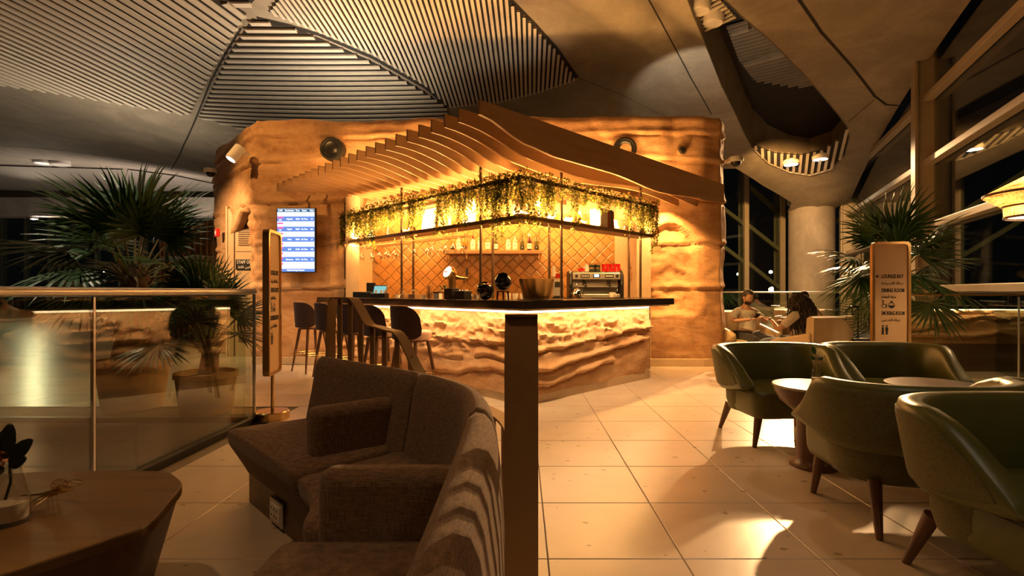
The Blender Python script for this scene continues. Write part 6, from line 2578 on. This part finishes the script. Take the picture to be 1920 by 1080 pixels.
def head_parts(t, c, yaw, tilt, hair_mat, beard=False, long_hair=False):
    """a head with face, ears and hair; c = centre of the head; face looks along local -y before yaw"""
    R = Matrix.Rotation(yaw, 3, 'Z') @ Matrix.Rotation(tilt, 3, 'X')
    c = Vector(c)
    m = MB()
    rows = []
    for i in range(13):
        ph = -PI / 2 + PI * i / 12
        row = []
        for k in range(20):
            th = 2 * PI * k / 20
            x, y, z = math.cos(ph) * math.cos(th), math.cos(ph) * math.sin(th), math.sin(ph)
            p = Vector((x * .076, y * .094, z * .115))
            if z < 0:
                p.x *= 1 + z * .28
                if y < 0:
                    p.y *= 1 - z * .04
                else:
                    p.y *= 1 + z * .45
            if y < -.8 and abs(x) < .25 and -.35 < z < .12:      # nose
                p.y -= .022 * (1 - abs(x) / .25) * (1 - abs(z + .12) / .25)
            if y < -.6 and .08 < z < .3 and .2 < abs(x) < .6:     # eye sockets
                p.y += .006
            row.append(c + R @ p)
        rows.append(row)
    m.grid(rows, wrap=True)
    hd = m.build('head', MT['skin'], t, smooth=True, angle=180)
    for s in (-1, 1):
        MB().lathe([(0, -.006), (.006, -.003), (.006, .003), (0, .006)], c + R @ Vector((s * .03, -.086, .012)), 8, axis=R @ Vector((0, -1, 0))).build('eye', MT['ink'], hd, smooth=True)
        MB().lathe([(0, -.008), (.022, -.004), (.026, .004), (0, .008)], c + R @ Vector((s * .076, .01, -.005)), 10, axis=R @ Vector((s, .2, 0))).build('ear', MT['skin'], hd, smooth=True)
    MB().tube([c + R @ Vector((-.024, -.083, -.058)), c + R @ Vector((0, -.091, -.060)), c + R @ Vector((.024, -.083, -.058))], .005, 6).build('mouth', plain('lips', (.32, .13, .09), .5), hd, smooth=True)
    hm = MB()
    rows = []
    for i in range(9):
        ph = PI / 2 * i / 8 * 1.0
        row = []
        for k in range(24):
            th = 2 * PI * k / 24
            x, y = math.cos(th), math.sin(th)
            low = -.45 if y > .2 else (.60 if y < -.45 else .12)
            z = low + (1 - low) * math.sin(ph)
            rr = math.sqrt(max(0, 1 - min(1, abs(z)) ** 2))
            j = 1.09 + .03 * noise.noise(Vector((x * 5, y * 5, z * 5)))
            row.append(c + R @ Vector((x * rr * .080 * j, y * rr * .099 * j + .004, z * .120 * j)))
        rows.append(row)
    hm.grid(rows, wrap=True)
    hm.build('hair', hair_mat, t, smooth=True, angle=180)
    if beard:
        bmh = MB()
        rows = []
        for i in range(6):
            z = -.052 - .062 * i / 5
            row = []
            for k in range(11):
                a = math.radians(200 + 140 * k / 10)
                q = 1.02 - .36 * (i / 5) ** 2
                row.append(c + R @ Vector((math.cos(a) * .080 * q, math.sin(a) * .098 * q * (1.0 if abs(k - 5) > 1 or i > 2 else .93), z)))
            rows.append(row)
        bmh.grid(rows).build('beard', hair_mat, t, smooth=True, angle=180)
    return hd


def hand(t, wrist, d, up_, curl=.5):
    """palm and five separate bent fingers"""
    d, up_ = Vector(d).normalized(), Vector(up_).normalized()
    s = d.cross(up_).normalized()
    J = {'wrist': (tuple(wrist), .022)}
    B = []
    palm = Vector(wrist) + d * .05
    J['palm'] = (tuple(palm), (.034, .016))
    B.append(('wrist', 'palm'))
    for i, (off, L) in enumerate(((-.027, .062), (-.009, .074), (.009, .070), (.026, .055))):
        a = palm + d * .035 + s * off
        b_ = a + (d * (1 - curl * .5) - up_ * curl * .6) * L * .5
        c = b_ + (d * (1 - curl) - up_ * curl) * L * .5
        for nme, q in (('k', a), ('m', b_), ('t', c)):
            J['%s%d' % (nme, i)] = (tuple(q), .0085)
        B += [('palm', 'k%d' % i), ('k%d' % i, 'm%d' % i), ('m%d' % i, 't%d' % i)]
    a = Vector(wrist) + d * .03 - s * .034
    J['th1'] = (tuple(a), .010)
    J['th2'] = (tuple(a + d * .03 - s * .018 - up_ * .015), .009)
    B += [('wrist', 'th1'), ('th1', 'th2')]
    return skin_mesh('hand', J, B, MT['skin'], t, 1)


def seated(label, loc, rz, hair_mat, shirt, trouser, beard, head_c, head_yaw, head_tilt, fore, sit=.42):
    """sitter facing local -y, hips at height sit"""
    t = thing('person', label, 'person', loc, rz)
    J = {'pelvis': ((0, .05, sit + .10), (.155, .115)), 'waist': ((0, .11, sit + .24), (.135, .10)), 'chest': ((0, .15, sit + .40), (.165, .115)), 'collar': ((0, .14, sit + .52), (.11, .075)),
         'neck': ((0, .105, sit + .60), (.05, .05)), 'ntop': ((0, .085, sit + .66), (.045, .045))}
    Bn = [('pelvis', 'waist'), ('waist', 'chest'), ('chest', 'collar'), ('collar', 'neck'), ('neck', 'ntop')]
    for s, nme in ((-1, 'r'), (1, 'l')):
        J['sh' + nme] = ((s * .18, .14, sit + .48), .058)
        el = fore[nme][0]
        wr = fore[nme][1]
        J['el' + nme] = (el, .040)
        J['wr' + nme] = (wr, .027)
        Bn += [('collar', 'sh' + nme), ('sh' + nme, 'el' + nme), ('el' + nme, 'wr' + nme)]
        J['hip' + nme] = ((s * .095, .0, sit + .07), .088)
        J['kn' + nme] = ((s * .15, -.43, sit + .06), .060)
        J['an' + nme] = ((s * .14, -.44, .09), .040)
        J['to' + nme] = ((s * .15, -.58, .035), (.035, .03))
        Bn += [('pelvis', 'hip' + nme), ('hip' + nme, 'kn' + nme), ('kn' + nme, 'an' + nme), ('an' + nme, 'to' + nme)]
    skin_mesh('body', J, Bn, MT['skin'], t)
    # clothes follow the body a little outside it
    def grow(names, bones, k, mat, nme, cut=None):
        JJ = {}
        for n in names:
            p, r = J[n]
            r = r if isinstance(r, tuple) else (r, r)
            JJ[n] = (p, (r[0] + k, r[1] + k))
        if cut:
            JJ.update(cut)
        skin_mesh(nme, JJ, bones, mat, t)
    cuts = {}
    bon = [('pelvis', 'waist'), ('waist', 'chest'), ('chest', 'collar')]
    nm_ = ['waist', 'pelvis', 'chest', 'collar', 'shr', 'shl']
    for s in 'rl':
        a, b2 = Vector(J['sh' + s][0]), Vector(J['el' + s][0])
        cuts['sl' + s] = (tuple(a.lerp(b2, .80)), (.060, .060))
        bon += [('collar', 'sh' + s), ('sh' + s, 'sl' + s)]
    grow(nm_, bon, .014, shirt, 'shirt', cuts)
    bon = []
    nm_ = ['pelvis']
    for s in 'rl':
        nm_ += ['hip' + s, 'kn' + s, 'an' + s]
        bon += [('pelvis', 'hip' + s), ('hip' + s, 'kn' + s), ('kn' + s, 'an' + s)]
    grow(nm_, bon, .014, trouser, 'trousers')
    for s in (-1, 1):
        MB().box((0, 0, 0), (.085, .25, .07)).build('shoe', MT['black'], t, smooth=True, bevel=.03, seg=3).location = (s * .145, -.52, .036)
    for s in 'rl':
        el, wr = Vector(J['el' + s][0]), Vector(J['wr' + s][0])
        hand(t, wr, wr - el, (0, .3, 1), .55)
    head_parts(t, head_c, head_yaw, head_tilt, hair_mat, beard)
    return t


def lounge_chair(label, loc, rz):
    """boxy cream tub armchair facing local -y"""
    t = thing('lounge_armchair', label, 'armchair', loc, rz, 'cream lounge armchairs')
    MB().prism(round_poly([(-.36, -.36), (.36, -.36), (.36, .30), (-.36, .30)], .06), .04, .40).build('seat', MT['cream'], t, smooth=True, bevel=.025, seg=3, angle=40)
    # back: tall tapering slab, slightly curved
    rws = []
    for k in range(13):
        f = k / 12 * 2 - 1
        x = f * .42
        y = .40 - .06 * f * f
        rws.append([(x, y - .13, .30), (x, y - .10, .84), (x, y - .05, .87), (x, y + .0, .85), (x * .92, y - .04, .04), (x * .92, y - .13, .04)])
    m = MB().grid(rws, wrap=True)
    m.add(rws[0], [tuple(range(6))])
    m.add(rws[-1], [tuple(range(5, -1, -1))])
    m.build('backrest', MT['cream'], t, smooth=True, angle=40, fix=True)
    for s in (-1, 1):
        P = [(.30, .05), (.30, .66), (-.05, .58), (-.30, .52), (-.34, .46), (-.30, .40), (.05, .30)]
        m = MB()
        n = len(P)
        m.add([(s * .35, y, z) for y, z in P] + [(s * .44, y, z) for y, z in P], [tuple(range(n)), tuple(range(2 * n - 1, n - 1, -1))] + [(i, (i + 1) % n, n + (i + 1) % n, n + i) for i in range(n)])
        m.build('armrest', MT['cream'], t, smooth=True, bevel=.03, seg=3, fix=True)
    return t


lounge_chair('cream lounge armchair holding the man in the pale shirt', (3.78, 8.62, 0), math.radians(8))
lounge_chair('cream lounge armchair seen from behind, holding the woman with curly hair', (4.02, 7.10, 0), math.radians(205))
lounge_chair('cream lounge armchair by the glass balustrade behind the woman', (5.15, 9.4, 0), math.radians(-20))
hm = MT['hair']
mn = seated('bearded man in a pale tee shirt and dark trousers looking at his phone', (3.80, 8.50, 0), math.radians(8), hm, MT['shirt'], MT['denim'], True,
            (-.02, .03, 1.10), .25, .35, {'r': ((-.30, .02, .70), (-.08, -.16, .74)), 'l': ((.34, .05, .68), (.10, -.16, .76))}, .36)
ph = tag(MB().box((0, 0, 0), (.07, .008, .13), rot=Matrix.Rotation(.7, 3, 'X')).build('phone', MT['black'], bevel=.003), 'dark phone held in the seated man\'s hands', 'phone')
ph.location = (3.83, 8.30, .80)
wm = seated('woman with long curly dark hair in a pale top, seen from behind in an armchair', (3.90, 7.30, 0), math.radians(205), hm, MT['shirt'], fabric('blue jeans', (.10, .13, .18), (.16, .20, .27), 300), False,
            (0, .05, 1.06), 0, .2, {'r': ((-.30, -.02, .66), (-.14, -.26, .74)), 'l': ((.30, -.02, .66), (.16, -.26, .78))}, .38)
# long curly hair: many wavy locks
random.seed(12)
m = MB()
for i in range(430):
    a = random.uniform(0, 2 * PI)
    hgt = random.uniform(.25, 1)
    if math.sin(a) < -.35 and hgt < .9:
        continue
    r = math.sqrt(max(0, 1 - hgt * hgt * .9))
    p = Vector((math.cos(a) * r * .088, .05 + math.sin(a) * r * .105, 1.06 + hgt * .12))
    out = Vector((math.cos(a), math.sin(a) + .6, 0)).normalized()
    L = random.uniform(.32, .56)
    pts, rs = [], []
    for k in range(9):
        f = k / 8
        q = p + out * (.115 * math.sin(min(1, f * 1.6) * 1.57)) + Vector((0, .05 * f, -L * f ** 1.15))
        q += Vector((.012 * math.sin(f * 16 + i), .012 * math.cos(f * 16 + i * 2), 0))
        pts.append(q)
        rs.append(.0135 * (1 - .55 * f))
    m.tube(pts, rs, 6)
m.build('long_hair', hm, wm, smooth=True)
seated('person mostly hidden behind the curly-haired woman, only head and hands showing', (5.12, 9.25, 0), math.radians(-22), hm, fabric('grey top', (.16, .15, .14), (.24, .22, .2), 200), MT['denim'], False,
       (0, .05, 1.08), 0, .3, {'r': ((-.30, -.02, .68), (-.06, -.2, .86)), 'l': ((.30, -.02, .68), (.10, -.2, .86))}, .38)
# trolley case beside the armchair
tc = thing('trolley_case', 'dark trolley case with raised black handle beside the cream armchair', 'suitcase', (4.62, 7.0, 0), .3)
MB().box((0, 0, .30), (.36, .22, .50)).build('shell', MT['black'], tc, smooth=True, bevel=.04, seg=3)
m = MB()
m.tube([(-.055, .06, .5), (-.055, .06, .97)], .009, 8)
m.tube([(.055, .06, .5), (.055, .06, .97)], .009, 8)
m.build('handle_tubes', MT['blackmetal'], tc)
MB().box((0, .06, .985), (.15, .03, .03)).build('grip', MT['black'], tc, bevel=.01)
for x in (-.13, .13):
    for y in (-.07, .07):
        MB().lathe([(.02, -.012), (.025, -.01), (.025, .01), (.02, .012)], (x, y, .025), 12, axis=(1, 0, 0)).build('wheel', MT['black'], tc, smooth=True)

# ================================================================ LIGHTS OF THE TOWN seen through the windows
def street_lamp(label, p, h, col, r=.2):
    t = thing('street_lamp', label, 'street lamp', (p[0], p[1], -6))
    MB().tube([(0, 0, 0), (0, 0, 6 + h - .1)], .09, 6).build('pole', MT['blackmetal'], t)
    MB().lathe([(0, -r), (r, -r * .4), (r, r * .4), (0, r)], (0, 0, 6 + h), 8).build('lamp_head', glow('lamp ' + label[:18], col, 16), t, smooth=True)


def far_pt(px, py, d):
    v = at(px, py, d)
    return (v.x, v.y), v.z


LL = [(455, 473, 90, (.5, 1, .8), .5, 'cool green street lamp outside, behind the large palm'), (490, 485, 95, (1, .7, .4), .35, 'warm street lamp outside, right of the green one'),
      (197, 510, 100, (1, .8, .5), .3, 'small street lamp outside, left of the large palm'), (505, 470, 85, (1, .75, .45), .3, 'warm street lamp outside above the small palm'),
      (1445, 510, 70, (1, .75, .45), .25, 'street lamp outside, left of the window mullion'), (1466, 509, 72, (1, .85, .6), .25, 'street lamp outside, between the window mullions'),
      (1447, 543, 60, (1, .7, .35), .35, 'yellow street lamp low in the window behind the seated woman'), (1384, 514, 70, (1, .8, .6), .2, 'small street lamp seen in the narrow window past the rock edge')]
for px, py, d, colr, r, lab in LL:
    (x, y), z = far_pt(px, py, d)
    street_lamp(lab, (x, y), z, colr, r)
# ceiling lamp in the far hall
t = thing('hall_downlight', 'bright star-like downlight under the far concrete beam on the left', 'ceiling light', at(64, 411, 24.6))
MB().lathe([(.16, .12), (.17, 0), (.13, -.01)], n=20).build('housing', MT['whiteplastic'], t, smooth=True)
MB().lathe([(0, -.012), (.13, -.008)], n=20).build('lamp_face', LAMP, t)
bm_ = MB().box((-19, 24.6, 5.22), (26, .7, .9)).build('beam_far', MT['concrete'], bevel=.02)
tag(bm_, kind='structure')
spot_light('hall_lamp', at(64, 414, 24.6) + Vector((0, 0, -.05)), (-14, 18, 0), 300, SOFT, 120, .5, .1)

# low stone counter with a lit edge, added on assumption behind the right balustrade
sc2 = thing('assumed_counter', 'low rough stone counter with a lit top edge behind the right balustrade', 'counter', (5.75, 7.62, 0))
rows = []
for i in range(181):
    u = i * .03
    rows.append([(u, -.05 * bar_disp(u + 4, z, 1) / .05, z) for z in [.42 + .5 * k / 24 for k in range(25)]])
MB().grid(rows).build('carved_front', MT['rock_bar'], sc2, smooth=True, angle=70)
MB().box((2.7, .10, .21), (5.4, .16, .42)).build('lower_panel', MT['walnut_x'], sc2)
MB().box((2.7, .25, .955), (5.5, .62, .05)).build('top', MT['counter'], sc2, bevel=.005)
MB().box((2.7, -.055, .925), (5.4, .02, .012)).build('tape_light', LED, sc2)
strip_light('tape_assumed_counter', (5.8, 7.52, .92), (11, 7.52, .92), (0, .12, -1), .03, 3, WARM)
